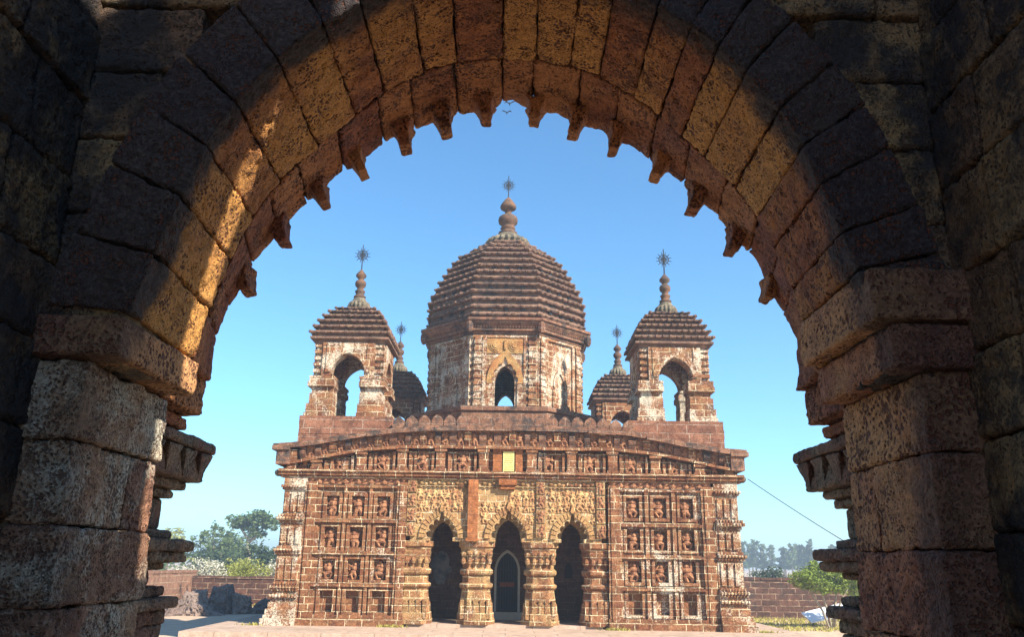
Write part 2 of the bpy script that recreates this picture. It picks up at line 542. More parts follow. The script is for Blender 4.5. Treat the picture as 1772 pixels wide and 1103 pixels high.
def ground():
    g = G('dry_ground')
    n = g.noise(0.25, 6, 0.65)
    n2 = g.noise(3, 6, 0.7)
    c = g.mix(g.ramp(n2, 0.3, 0.7), (0.40, 0.28, 0.19), (0.52, 0.39, 0.28))
    c = g.mix(g.ramp(n, 0.6, 0.7), c, (0.30, 0.27, 0.10))
    g.color(c)
    g.bump(n2, 0.05)
    m = MB()
    m.add([(-900, -900, -0.6), (900, -900, -0.6), (900, 900, -0.6), (-900, 900, -0.6)], [(0, 1, 2, 3)])
    tag(m.build('ground', g.m), kind='structure')
    m = MB()
    m.stack((0, 0), [(-7.95, 21.45), (7.9, 21.35), (7.9, 38.6), (-7.95, 38.6)], [((1.012, 0.998), -0.6), ((1.012, 0.998), -0.14), ((1.0, 1.0), -0.13), ((1.0, 1.0), 0.0)])
    tag(m.build('terrace', M_pave), kind='structure')
    gs = leafmat('dry_grass', (0.30, 0.27, 0.06), (0.45, 0.40, 0.12), 0.2)
    m = MB()
    for _ in range(5200):
        x, y = rng.uniform(8.3, 20), rng.uniform(33, 40)
        h = rng.uniform(0.04, 0.13)
        a = rng.uniform(0, 6.28)
        dx, dy = 0.03 * math.cos(a), 0.03 * math.sin(a)
        m.add([(x - dx, y - dy, -0.6), (x + dx, y + dy, -0.6), (x + rng.uniform(-.05, .05), y + rng.uniform(-.05, .05), -0.6 + h)], [(0, 1, 2)])
    for _ in range(2600):
        side = rng.random()
        if side < .3:
            x, y, z = rng.uniform(-16, -6.2), rng.uniform(44.2, 44.95), -.6
        elif side < .55:
            x, y, z = -7.98 - abs(rng.gauss(0, .25)), rng.uniform(21.5, 38), -.6
        elif side < .8:
            x, y, z = rng.uniform(6.5, 20), rng.uniform(39.9, 40.28), -.6
        else:
            x, y, z = rng.choice((-6.75, -3.1, 3.0, 6.95)) + rng.gauss(0, .22), FY0 - .28 + rng.gauss(0, .04), 0.0
        h = rng.uniform(0.05, 0.16) * (.6 if z == 0 else 1.2)
        a = rng.uniform(0, 6.28)
        dx, dy = 0.018 * math.cos(a), 0.018 * math.sin(a)
        m.add([(x - dx, y - dy, z), (x + dx, y + dy, z), (x + rng.uniform(-.06, .06), y + rng.uniform(-.06, .06), z + h)], [(0, 1, 2)])
    tag(m.build('grass', gs), kind='stuff')


ground()

# ------------------------------------------------------------------ gateway
EZ = EYE.z
GATE = thing('gateway', (0, 3.7, 0.1), 'dark weathered laterite gateway whose toothed arch frames the temple', 'gateway')


def mirror(half):
    return [(-x, z) for x, z in half] + [(x, z) for x, z in half[::-1]]


NEAR = smooth_curve(mirror([(1.47, .92), (1.42, 1.1), (1.36, 1.3), (1.30, 1.5), (1.24, 1.68), (1.17, 1.83), (1.07, 1.98), (.97, 2.11), (.86, 2.22), (.72, 2.33), (.5, 2.46), (.3, 2.55), (.05, 2.60)]))
MIDC = smooth_curve(mirror([(1.50, .92), (1.46, 1.12), (1.40, 1.35), (1.33, 1.56), (1.24, 1.76), (1.12, 1.93), (.96, 2.09), (.75, 2.32), (.55, 2.47), (.36, 2.57), (.05, 2.61)]))
FARC = smooth_curve(mirror([(1.62, .92), (1.60, 1.2), (1.55, 1.35), (1.46, 1.55), (1.37, 1.73), (1.23, 1.91), (1.08, 2.07), (.95, 2.19), (.77, 2.36), (.59, 2.46), (.46, 2.52), (.33, 2.57), (.05, 2.62)]))
TEETH_H = [(.14, 2.5), (.365, 2.4), (.6, 2.3), (.835, 2.135), (1.04, 1.93), (1.25, 1.685), (1.425, 1.395)]
TEETH = [(-x, z) for x, z in TEETH_H[::-1]] + TEETH_H
_S = np.linspace(0, 1, 160)
tooth_t = []
for tx, tz in TEETH:
    tooth_t.append(float(_S[np.argmin((FARC[:, 0] - tx * 1.03) ** 2 + (FARC[:, 1] - tz - 0.1) ** 2)]))


def cv(C, t):
    return interp_curve(C, t)


def radial(p):
    d = p - np.array([0, 0.8])
    return d / np.linalg.norm(d, axis=1, keepdims=True)


def split(total, lo, hi):
    out = [0.0]
    while out[-1] < total:
        out.append(out[-1] + rng.uniform(lo, hi))
    out = np.array(out)
    return out / out[-1]


def gateway():
    s = Stones()
    ts = split(4.6, 0.15, 0.26)
    for t0, t1 in zip(ts[:-1], ts[1:]):
        off = rng.uniform(-0.008, 0.008)

        def fn(u, v, w, t0=t0, t1=t1, off=off):
            t = t0 + (t1 - t0) * u
            p = cv(NEAR, t) * (1 - v)[:, None] + cv(MIDC, t) * v[:, None]
            p = p + radial(p) * (off + 0.36 * w)[:, None]
            return np.stack([p[:, 0], 3.1 + off + 0.79 * v, p[:, 1] + EZ], -1)
        s.block(fn, (4.6 * (t1 - t0), 0.79, 0.36), res=0.011, hide=((2, 1), (1, 1)), rad=0.015)
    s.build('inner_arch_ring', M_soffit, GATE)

    s = Stones()
    ts = split(4.9, 0.15, 0.28)

    def scal(t):
        o = np.zeros_like(t)
        tt = [0.0] + tooth_t + [1.0]
        for a, b in zip(tt[:-1], tt[1:]):
            k = (t >= a) & (t < b)
            ph = (t[k] - a) / max(b - a, 1e-6)
            o[k] = 0.045 * np.sqrt(np.clip(np.sin(np.pi * ph), 0, 1)) - 0.045
            if a < 0.5 < b:
                o[k] = 0.11 * (1 - np.abs(2 * ph - 1)) ** 0.8 - 0.045
        return o
    for t0, t1 in zip(ts[:-1], ts[1:]):
        off = rng.uniform(-0.008, 0.008)

        def fn(u, v, w, t0=t0, t1=t1, off=off):
            t = t0 + (t1 - t0) * u
            p = cv(MIDC, t) * (1 - v)[:, None] + cv(FARC, t) * v[:, None]
            sc = scal(t) * np.clip((v - 0.6) / 0.4, 0, 1)
            p = p + radial(p) * (off + 0.005 + sc + 0.36 * w)[:, None]
            return np.stack([p[:, 0], 3.895 + 0.53 * v, p[:, 1] + EZ], -1)
        s.block(fn, (4.9 * (t1 - t0), 0.53, 0.36), res=0.012, hide=((2, 1),), rad=0.018)
    s.build('outer_arch_ring', M_ring, GATE)

    # teeth hanging from the outer ring
    for (tx, tz), t in zip(TEETH, tooth_t):
        st = Stones()
        b = cv(FARC, np.array([t]))[0]
        b = b - 0.035 * radial(b[None, :])[0]
        tip = np.array([tx, tz])
        d = tip - b
        ln = np.linalg.norm(d) + 0.0
        d = d / ln
        ln = min(max(ln, 0.075), 0.1) * rng.uniform(.84, 1.06)
        tw = rng.uniform(.85, 1.12)
        px = np.array([-d[1], d[0]])
        lean = 0.02 * (1 if tx > 0 else -1)

        def fn(u, v, w, b=b, d=d, ln=ln, px=px, lean=lean, tw=tw):
            k = np.clip(1 - w, 0, 1)       # 0 at the tip, 1 at the root
            wd = (0.066 + 0.10 * k ** 3) * tw
            a = (u - 0.5) * wd
            q = b[None, :] + d[None, :] * ((1 - k) * (ln + 0.05) - 0.05)[:, None] + px[None, :] * (a + lean * k)[:, None]
            return np.stack([q[:, 0], 4.425 - (0.15 + 0.06 * k) * (1 - v), q[:, 1] + EZ], -1)
        st.block(fn, (0.1, 0.17, ln + 0.05), res=0.009, rad=0.016, amp=0.7, hide=())
        st.build('arch_tooth', M_ring, GATE)

    # jambs, imposts, inner face, side walls
    for sd, nm in ((-1, 0), (1, 1)):
        def rect(S, x0, x1, *a, **k):
            if sd < 0:
                S.rect(-x1, -x0, *a, **k)
            else:
                S.rect(x0, x1, *a, **k)
        s = Stones()
        zs = [.725, .425, .11, -.18, -.49, -.8, -1.1, -1.4, -1.62] if sd < 0 else [.735, .425, .07, -.26, -.55, -.85, -1.1, -1.4, -1.62]
        for i, (z1, z0) in enumerate(zip(zs[:-1], zs[1:])):
            o = rng.uniform(-0.012, 0.012)
            j = 3.62 if i % 2 else None
            vis = z1 > -0.4
            kw = dict(res=0.011 if vis else 0.03, rad=0.014)
            if j:
                rect(s, 1.6 + o, 2.0, 3.1 + o, j, z0 + EZ, z1 + EZ, **kw)
                rect(s, 1.605 + o, 2.0, j, 3.9, z0 + EZ, z1 + EZ, **kw)
            else:
                rect(s, 1.6 + o, 2.0, 3.1 + o, 3.9, z0 + EZ, z1 + EZ, **kw)
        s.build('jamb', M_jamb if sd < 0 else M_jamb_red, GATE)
        s = Stones()
        if sd < 0:
            rect(s, 1.46, 1.95, 3.05, 3.87, .735 + EZ, .90 + EZ, res=0.011, rad=0.014, amp=0.5)
        else:
            rect(s, 1.42, 1.95, 3.04, 3.87, .92 + EZ, 1.14 + EZ, res=0.011, rad=0.018, amp=0.8)
            rect(s, 1.49, 1.95, 3.06, 3.87, .735 + EZ, .915 + EZ, res=0.011, rad=0.018, amp=0.8)
        s.build('impost', M_jamb_red, GATE)
        s = Stones()
        rect(s, 1.62, 2.1, 3.9, 4.43, .73 + EZ, 1.0 + EZ, res=0.012, rad=0.016)
        rect(s, 1.70, 2.1, 3.9, 4.43, .655 + EZ, .725 + EZ, res=0.014, rad=0.012)
        s.build('outer_springer', M_ring, GATE)

        # inner face beside and above the ring, then the passage wall
        s = Stones()
        zz = [-.2, .12, .43, .73, 1.02, 1.36, 1.70, 2.02, 2.34, 2.7, 3.1, 3.3]
        for i, (z0, z1) in enumerate(zip(zz[:-1], zz[1:])):
            xin = 1.5 if z0 < 0.9 else max(0.0, float(np.interp(z0, [.9, 1.3, 1.7, 2.0, 2.35, 2.6, 2.95, 3.0], [1.75, 1.62, 1.5, 1.36, 1.1, .75, .3, 0.0])))
            if z1 < 0.75:
                continue
            xs = [xin]
            while xs[-1] < 1.72:
                xs.append(xs[-1] + rng.uniform(.35, .6))
            xs[-1] = 1.83
            for a, b in zip(xs[:-1], xs[1:]):
                if b - a > 0.04:
                    o = rng.uniform(0, 0.02)
                    rect(s, a, b, 3.12 + o - (0.03 if z0 > 2.3 else 0), 3.5, z0 + EZ, z1 + EZ, res=0.014, rad=0.02)
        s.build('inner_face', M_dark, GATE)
        s = Stones()
        zw = [-.5, -.19, .13, .47, .80, 1.12, 1.5, 1.86, 2.2, 2.6]
        for i, (z0, z1) in enumerate(zip(zw[:-1], zw[1:])):
            ys = [2.1 + (0.25 if i % 2 else 0), 2.72 + rng.uniform(-.1, .1), 3.14]
            for a, b in zip(ys[:-1], ys[1:]):
                o = rng.uniform(-0.01, 0.01)
                rect(s, 1.79 + o, 2.1, a, b, z0 + EZ, z1 + EZ, res=0.014, rad=0.02)
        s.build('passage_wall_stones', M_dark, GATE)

    # moulded pillars outside the opening
    sq = [(-1, -1), (1, -1), (1, 1), (-1, 1)]
    for sd in (-1, 1):
        s = Stones()
        cx, cy = 2.2, 4.42
        prof = [(-1.6, -1.25, .52), (-1.25, -1.1, .46), (-1.1, -.75, .36), (-.75, -.6, .42), (-.6, -.34, .36), (-.34, -.26, .37), (-.26, -.20, .42), (-.20, -.145, .355), (-.145, -.06, .285),
                (-.06, -.02, .34), (-.02, .035, .43), (.035, .10, .456), (.10, .15, .36), (.15, .32, .30), (.32, .37, .345), (.37, .42, .39), (.42, .585, .455), (.585, .65, .50)]
        for z0, z1, r in prof:
            k = 1.0
            x0, x1 = (cx - r, cx + .6) if sd > 0 else (-cx - .6, -cx + r)
            s.rect(x0, x1, cy - r, cy + r, z0 + EZ - 0.002, z1 + EZ, res=0.012 if z1 > -.4 else 0.04, rad=min(0.02, (z1 - z0) * 0.42), amp=0.75, gap=0.001)
        p = s.build('pillar', M_pillar, GATE)
        # hanging triangular brackets under the capital slab
        s = Stones()
        r = .455
        for i in range(4):
            ya = cy - r + 0.05 + i * 0.23
            xf = sd * (cx - r)

            def fn(u, v, w, ya=ya, xf=xf, sd=sd):
                wd = 0.03 + 0.17 * w
                return np.stack([xf - sd * 0.04 * u * w + sd * 0.02 * (1 - u), ya + 0.1 + (v - 0.5) * wd, .43 + EZ + 0.15 * w], -1)
            s.block(fn, (0.06, 0.2, 0.15), res=0.012, rad=0.01, amp=0.5)
        s.build('capital_pendants', M_pillar, p)

    # solid masonry round the arch and the passage behind the viewer
    m = MB()
    oc = [tuple(p + (0.05 + 0.09 * math.exp(-(p[0] / .2) ** 2)) * r) for p, r in zip(FARC, radial(FARC))]
    lo = [(x, z + EZ) for x, z in oc]
    hi = [(x, 3.3 + EZ) for x, z in oc]
    m.strip(lo, hi, 3.92, 4.405)
    for sd in (-1, 1):
        a, b = sorted((sd * 1.93, sd * 3.0))
        m.box(a, b, 3.52, 4.3, -0.6, 3.3 + EZ)
        a, b = sorted((sd * 1.84, sd * 2.3))
        if sd < 0:
            m.box(a, b, -3.0, 3.5, -0.6, 4.6 + EZ)
    m.box(-2.0, 2.0, 3.5, 3.9, 2.95 + EZ, 3.3 + EZ)
    # right wall, with a splayed slit window that lets the sun in
    def rw(y0, y1, z0, z1, x0=1.84, x1=1.93):
        m.box(x0, x1, y0, y1, z0 + EZ, z1 + EZ)
    for (ya, yb), x0, x1 in ((SLIT[:2], 1.84, 1.93), ((SLIT[0] - .7, SLIT[1] + .02), 1.932, 2.3)):
        rw(-3.0, ya, -2.3, WTOP, x0, x1)
        rw(yb, 3.5, -2.3, WTOP, x0, x1)
        rw(ya, yb, -2.3, SLIT[2], x0, x1)
        rw(ya, yb, SLIT[3], WTOP, x0, x1)
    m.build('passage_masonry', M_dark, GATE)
    m = MB()
    m.box(-1.9, 1.9, -3.4, 4.9, -0.6, 0.08)
    m.build('passage_floor', M_pave, GATE)


SLIT = (0.84, 1.10, 3.3, 5.4)
WTOP = 5.85
gateway()

# ------------------------------------------------------------------ temple
FY = 24.0
TEMPLE = thing('temple', (0, 30.5, 0.0), 'red laterite temple with five domed towers and triple arched front', 'temple')


def figure(m, x, z, h, y, seed, fat=1.0):
    """a carved figure in relief about h tall, feet at z, against the plane y"""
    r = random.Random(seed)
    f = fat * h
    lean = r.uniform(-.08, .08) * h
    k = r.uniform(.85, 1.0)
    hip = (x + lean * 0.3 + r.uniform(-.05, .05) * h, y - .05 * h, z + .42 * h * k)
    ch = (x + lean, y - .06 * h, z + .64 * h * k)
    hd = (x + lean * 1.5, y - .07 * h, z + .85 * h * k)
    # background slab of carving: halo, plinth and drapery lumps
    m.ell((hd[0], y, hd[2]), (.2 * f, .05 * h, .18 * h), 9, 5)
    m.ell((x, y, z + .05 * h), (.3 * f, .07 * h, .06 * h), 8, 4)
    m.ell(hd, (.085 * f, .08 * f, .10 * h), 7, 5)
    m.ell((hd[0], hd[1] + .02 * h, hd[2] + .10 * h), (.065 * f, .05 * f, .07 * h), 6, 4)
    m.ell(ch, (.15 * f, .09 * f, .16 * h), 7, 5)
    m.ell(hip, (.15 * f, .09 * f, .12 * h), 7, 5)
    for s in (-1, 1):
        kn = (x + s * r.uniform(.10, .26) * h, y - .07 * h, z + r.uniform(.2, .34) * h)
        ft = (x + s * r.uniform(.04, .2) * h, y - .04 * h, z + r.uniform(0, .08) * h)
        m.limb([hip, kn, ft], [.085 * f, .07 * f, .05 * f])
        m.limb([(hip[0], y - .02 * h, hip[2]), (x + s * r.uniform(.2, .32) * h, y - .03 * h, z + r.uniform(.1, .4) * h)], [.07 * f, .03 * f], 5)
        for _ in range(r.choice((1, 1, 2))):
            sh = (ch[0] + s * .12 * h, ch[1], ch[2] + .09 * h)
            el = (ch[0] + s * r.uniform(.2, .32) * h, y - .05 * h, z + r.uniform(.5, .8) * h)
            hn = (ch[0] + s * r.uniform(.1, .36) * h, y - .06 * h, z + r.uniform(.45, 1.0) * h)
            m.limb([sh, el, hn], [.055 * f, .05 * f, .045 * f], 5)
    for _ in range(3):
        m.ell((x + r.uniform(-.32, .32) * h, y - .01 * h, z + r.uniform(.1, .95) * h), (.07 * f, .045 * f, .07 * h), 6, 4)


def figs(lst, mat, parent=None):
    for i, (x, z, h, y, fat) in enumerate(lst):
        m = MB()
        figure(m, x, z, h, y, 100 + len(bpy.data.objects), fat)
        m.build('relief_figure', mat, parent or TEMPLE, False)


CURVE = [(0, 5.47), (1.2, 5.465), (2.2, 5.45), (3.3, 5.38), (4.2, 5.25), (5.2, 5.06), (6.0, 4.93), (6.85, 4.86)]


def ztop(x):
    return float(np.interp(abs(x - 0.04), [c[0] for c in CURVE], [c[1] for c in CURVE]))


def zledge(x):
    return float(np.interp(abs(x - 0.04), [0, 3.0, 4.2, 5.2, 6.0, 6.6], [4.86, 4.85, 4.74, 4.56, 4.40, 4.30]))


def pointed(hw, zs, za, n=14):
    """left-to-right pointed arch polyline from (-hw, zs) to (hw, zs) with apex za"""
    L = []
    for i in range(n + 1):
        t = i / n
        L.append((-hw * math.cos(t * math.pi / 2) ** 0.85 if t < 1 else 0.0, zs + (za - zs) * (0.80 * math.sin(t * math.pi / 2) + 0.20 * t ** 3)))
    return L + [(-x, z) for x, z in L[::-1][1:]]


def scalloped(hw, zs, za, lobes, dep, peak, n=90):
    base = np.array(pointed(hw, zs, za, 30))
    t = np.linspace(0, 1, n)
    c = interp_curve(base, t)
    d = c - np.array([0, zs + 0.02])
    d /= np.linalg.norm(d, axis=1, keepdims=True)
    ph = t * lobes
    o = dep * np.sqrt(np.abs(np.sin(np.pi * ph)))
    mid = np.abs(t - 0.5) * lobes < 0.5
    o[mid] = dep * 0.6 * np.sqrt(np.abs(np.sin(np.pi * ph[mid]))) + (peak - dep * 0.6) * np.clip(1 - np.abs(t[mid] - 0.5) * lobes * 2, 0, 1) ** 1.5
    return [tuple(q) for q in (c + d * o[:, None])]


def arch_sheet(m, cx, x0, x1, ztp, curve, y0, y1):
    """wall from x0 to x1 above an arch curve (given round 0), between y0 and y1"""
    lo = [(cx + x, z) for x, z in curve]
    zb = lo[0][1]
    m.strip(lo, [(x, ztp) for x, z in lo], y0, y1)
    m.box(x0, lo[0][0], y0, y1, zb, ztp)
    m.box(lo[-1][0], x1, y0, y1, zb, ztp)


def scallop_sheet(m, cx, x0, x1, ztp, zs, curve, y0, y1):
    """plate round a scalloped opening, its outer outline the rectangle x0..x1 up to ztp"""
    lo = [(cx + x, z) for x, z in curve]
    hi = []
    for x, z in lo:
        dx, dz = x - cx, z - zs
        if z <= zs:
            hi.append((x0 if dx < 0 else x1, z))
            continue
        t = min([(ztp - zs) / dz if dz > 1e-6 else 1e9, ((x1 if dx > 0 else x0) - cx) / dx if abs(dx) > 1e-6 else 1e9])
        hi.append((cx + dx * t, zs + dz * t))
    for X in (x0, x1):
        i = min(range(len(hi)), key=lambda k: (hi[k][0] - X) ** 2 + (hi[k][1] - ztp) ** 2)
        hi[i] = (X, ztp)
    m.strip(lo, hi, y0, y1)


def temple_body():
    m = MB()
    B = 24.14
    m.box(-6.35, -2.74, B, 37.2, 0.0, 4.6)
    m.box(2.64, 6.5, B, 37.2, 0.0, 4.6)
    m.box(-2.74, 2.64, 26.6, 37.2, 0.0, 4.6)
    m.box(-2.74, 2.64, 24.95, 26.3, 3.3, 4.6)
    xs = np.linspace(-6.5, 6.6, 60)
    m.strip([(x, 4.1) for x in xs], [(x, ztop(x) - 0.12) for x in xs], B + 0.02, 37.1)
    m.build('wall_body', M_wall, TEMPLE)
    m = MB()
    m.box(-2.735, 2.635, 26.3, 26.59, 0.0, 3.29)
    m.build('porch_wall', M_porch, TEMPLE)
    m = MB()
    m.box(-2.74, 2.64, 24.02, 26.3, -0.02, 0.08)
    m.build('porch_floor', M_pave, TEMPLE)

    # plinth course along the foot of the side bays
    for x0, x1 in ((-5.75, -2.9), (2.8, 5.85)):
        m = MB(0.006)
        m.fr(x0, x1, 0.0, .2, -.2, .17)
        m.fr(x0, x1, .2, .28, -.2, .1)
        m.build('plinth', M_wall, TEMPLE)

    # panel grids
    for ox, s in ((0, -1), (8.49, 1)):
        m = MB(0.007)
        cols, rows = [-4.96, -4.25, -3.53], [3.19, 2.335, 1.475, .63]
        if s > 0:
            cols = [3.53, 4.29, 5.05]
            rows = [3.25, 2.385, 1.52, .67]
        xl, xr = (-5.42, -3.14) if s < 0 else (3.16, 5.46)
        xb = [xl] + [(a + b) / 2 for a, b in zip(cols[:-1], cols[1:])] + [xr]
        zb = [3.82, 2.77, 1.9, 1.05, .26]
        for i, cxx in enumerate(cols):
            for j, cz in enumerate(rows):
                a, b, c, d = cxx - .185, cxx + .185, cz - .28, cz + .28
                L, Rr, T, Bt = xb[i], xb[i + 1], zb[j], zb[j + 1]
                for q in ((L, a, Bt, T), (b, Rr, Bt, T), (a, b, Bt, c), (a, b, d, T)):
                    m.fr(q[0], q[1], q[2], q[3], -.16, 0)
                w = .085
                for q in ((a - w, a, c - w, d + w), (b, b + w, c - w, d + w), (a, b, c - w, c), (a, b, d, d + w)):
                    m.fr(q[0], q[1], q[2], q[3], -.02, .04)
        for x in xb[1:-1]:
            m.fr(x - .045, x + .045, .26, 3.82, -.02, .075)
        for x in (xl + .04, xr - .04):
            m.fr(x - .04, x + .04, .26, 3.82, -.02, .03)
        for z in zb[1:-1]:
            m.fr(xl, xr, z - .035, z + .035, -.02, .105)
            m.fr(xl, xr, z + .04, z + .07, -.02, .06)
        m.fr(xl, xr, 3.70, 3.76, -.02, .1)
        m.build('panel_grid', M_wall2 if s > 0 else M_wall, TEMPLE)
        lst = [(cxx, cz - .275, .56, FY + .11, 1.4) for cxx in cols for cz in rows[:3]]
        lst = [(a + rng.uniform(-.02, .02), b, c * rng.uniform(.86, 1.02), d, e * rng.uniform(.85, 1.3)) for a, b, c, d, e in lst]
        figs(lst, M_relief)
        # scroll band above the panels
        m = MB()
        m.fr(xl - .3, xr + .3, 3.80, 4.02, -.1, .02)
        n = 15
        for k in range(n):
            x = xl - .25 + (xr - xl + .5) * (k + .5) / n
            m.ell((x, FY - .02, 3.91 + .045 * (-1) ** k), (.095, .06, .07), 7, 4)
            m.limb([(x - .08, FY - .03, 3.84), (x, FY - .06, 3.91), (x + .08, FY - .03, 3.99)], [.02, .03, .02], 5)
        m.build('scroll_band', M_relief, TEMPLE)

    # pilasters
    for x0, x1 in ((-5.74, -5.42), (-3.14, -2.86), (2.82, 3.17), (5.46, 5.84)):
        m = MB(0.01)
        z = .2
        while z < 3.82:
            h = rng.uniform(.17, .24)
            m.fr(x0, x1, z, min(z + h, 3.86) - .004, -.15, .09 + rng.uniform(0, .012))
            z += h
        m.fr(x0 + .08, x1 - .08, .2, 3.8, 0, .13)
        m.fr(x0 - .03, x1 + .03, 0, .2, -.1, .16)
        m.build('pilaster', M_wall, TEMPLE)

    # corner pilasters: stacked mouldings that step out towards the ground
    prof = [(0, .18, .30), (.18, .27, .24), (.27, .42, .2), (.42, .6, .15), (.6, .72, .1), (.72, .79, .17), (.79, .9, .08), (.9, .96, .13), (.96, 1.02, .17), (1.02, 1.12, .09), (1.12, 1.86, .05), (1.86, 1.93, .1), (1.93, 2.0, .15),
            (2.0, 2.08, .08), (2.08, 2.68, .035), (2.68, 2.78, .07), (2.78, 2.87, .15), (2.87, 2.95, .11), (2.95, 3.62, .01), (3.62, 3.68, .06), (3.68, 3.75, .10), (3.75, 3.98, .03)]
    for s in (-1, 1):
        m = MB(0.006)
        for z0, z1, o in prof:
            x0, x1 = (-6.34 - o, -5.72) if s < 0 else (5.83, 6.48 + o)
            m.box(x0, x1, FY - .06 - o, 25.2, z0, z1 - .003)
            xi = -6.3 if s < 0 else 6.0
            if z1 - z0 > .3:
                for q in range(3):
                    xa = (-6.33 if s < 0 else 5.9) + q * .2
                    m.box(xa, xa + .13, FY - .06 - o - .04, FY, z0 + .06, z1 - .08)
            if .085 < o < .18 and z0 > .6:
                for q in range(9):
                    xa = x0 + (x1 - x0) * (q + .5) / 9
                    m.ell((xa, FY - .06 - o, (z0 + z1) / 2), (.04, .035, .05), 6, 4)
        m.build('corner_pilaster', M_white, TEMPLE)

    # entablature ledge
    m = MB(0.008)
    x = -6.55
    while x < 6.7:
        w = rng.uniform(.35, .7)
        x2 = min(x + w, 6.7)
        m.fr(x, x2 - .006, 4.04, 4.13, -.2, .17 + rng.uniform(0, .012))
        m.fr(x, x2 - .006, 4.13, 4.2, -.2, .22 + rng.uniform(0, .012))
        x = x2
    m.fr(-6.5, 6.62, 3.97, 4.04, -.2, .09)
    m.build('ledge', M_wall, TEMPLE)
    for s in (-1, 1):
        m = MB()
        m.ell((s * 6.66 + .05, FY + .1, 4.1), (.11, .22, .10), 8, 6)
        m.build('ledge_spout', M_disc, TEMPLE)

    # frieze between the straight ledge and the curved ledge
    m = MB(0.008)
    posts = [-5.5, -4.22, -3.05, -1.95, -.72, .66, 1.8, 2.97, 4.2, 5.45]
    for p in posts:
        zt = zledge(p)
        m.fr(p - .13, p + .13, 4.2, zt - .1, -.2, .13)
        m.fr(p - .17, p + .17, zt - .1, zt - .03, -.2, .18)
        m.fr(p - .16, p + .16, 4.2, 4.27, -.2, .17)
    for a, b in zip(posts[:-1], posts[1:]):
        for q in (.2, .34, .8, .9):
            xx = a + (b - a) * q
            if abs(xx) > .45:
                zt = zledge(xx)
                m.fr(xx - .035, xx + .035, 4.2, zt - .08, -.2, .05 + .03 * (q > .5))
        for q in (.27, .66):
            xx = a + (b - a) * q
            if abs(xx) > .5:
                m.fr(xx - .1, xx + .1, 4.2, zledge(xx) - .1, -.2, .0)
    m.strip([(x, 4.19) for x in (-6.2, -3, 0, 3, 6.3)], [(x, zledge(x) - .06) for x in (-6.2, -3, 0, 3, 6.3)], FY + .05, FY + .2)
    for e in (-6.2, 6.3):
        m.fr(e - .12, e + .12, 4.2, 4.75, -.2, .13)
    m.build('frieze', M_wall, TEMPLE)
    figs([(x, 4.22, min(.56, zledge(x) - 4.3), FY + .02, 1.15) for x in (-4.86, -3.66, -2.5, -1.36, 1.12, 2.3, 3.48, 4.74)], M_relief)
    figs([(x, 4.22, .3, FY + .02, 1.5) for x in (-5.85, 5.9)], M_relief)

    # inscription plaque over the middle arch
    m = MB()
    m.fr(-.165, .155, 4.22, 4.78, -.1, .10)
    p = m.build('plaque', M_plaque, TEMPLE)
    for k in range(8):
        m = MB()
        zz = 4.72 - k * .062
        x = -.13
        while x < .11:
            w = rng.uniform(.012, .04)
            m.fr(x, x + w, zz - .022, zz, .099, .103)
            x += w + .012
        m.build('lettering', M_plaque_ink, p)
    m = MB(0.004)
    for a, b, c, d in ((-.45, -.2, 4.2, 4.84), (.19, .40, 4.2, 4.84)):
        m.fr(a, b, c, d, -.1, .07)
    m.fr(-.2, .19, 4.785, 4.845, -.1, .12)
    m.fr(-.27, .24, 3.83, 4.0, -.1, .2)
    m.fr(-.22, .19, 3.72, 3.83, -.1, .14)
    m.build('plaque_surround', M_orange, TEMPLE)

    # curved ledge, brackets, curved cornice
    xs = np.linspace(-6.5, 6.6, 80)
    m = MB()
    for a, b in zip(np.arange(-6.5, 6.5, .62), np.arange(-5.88, 7.1, .62)):
        q = np.linspace(a, min(b, 6.6) - .008, 6)
        j = rng.uniform(-.012, .012)
        m.strip([(x, zledge(x) - .02 + j) for x in q], [(x, zledge(x) + .055 + j) for x in q], FY - .2 + j, FY + .2)
    m.build('curved_ledge', M_wall, TEMPLE)
    m = MB()
    m.strip([(x, zledge(x)) for x in xs], [(x, ztop(x) - .2) for x in xs], FY - .0, FY + .2)
    m.build('cornice_back', M_grey, TEMPLE)
    k = 0
    x = -6.35
    fl = []
    while x < 6.5:
        zt = ztop(x) - .12
        zb = max(zt - .5, zledge(x) + .06)
        m = MB(0.01)
        hb = zt - zb
        prof = [(0, zb), (.07, zb), (.1, zb + hb * .18), (.17, zb + hb * .45), (.2, zb + hb * .72), (.15, zb + hb * .9), (.22, zt), (0, zt)]
        w = rng.uniform(.075, .11)
        vs = [(x - w, FY + .05 - d, z) for d, z in prof] + [(x + w, FY + .05 - d, z) for d, z in prof]
        n = len(prof)
        m.add(vs, [tuple(range(n)), tuple(range(2 * n - 1, n - 1, -1))] + [(i, i + n, (i + 1) % n + n, (i + 1) % n) for i in range(n)])
        m.build('bracket', M_grey if k % 3 else M_wall, TEMPLE)
        if x > -6.3 and x < 6.2:
            xm = x + .215
            zb2 = zledge(xm) + .08
            zh = min(.42, ztop(xm) - .13 - zb2)
            if zh > .14:
                fl.append((xm, zb2 + .02, zh, FY - .02, 1.45))
        x += .43
        k += 1
    figs(fl, M_relief)
    for xm, zb2, zh, _, _ in fl:
        m = MB(0.006)
        m.fr(xm - .125, xm + .125, zb2 - .02, zb2 + zh, -.02, .03)
        m.build('carved_block', M_relief, TEMPLE)
    m = MB()
    a = -6.77
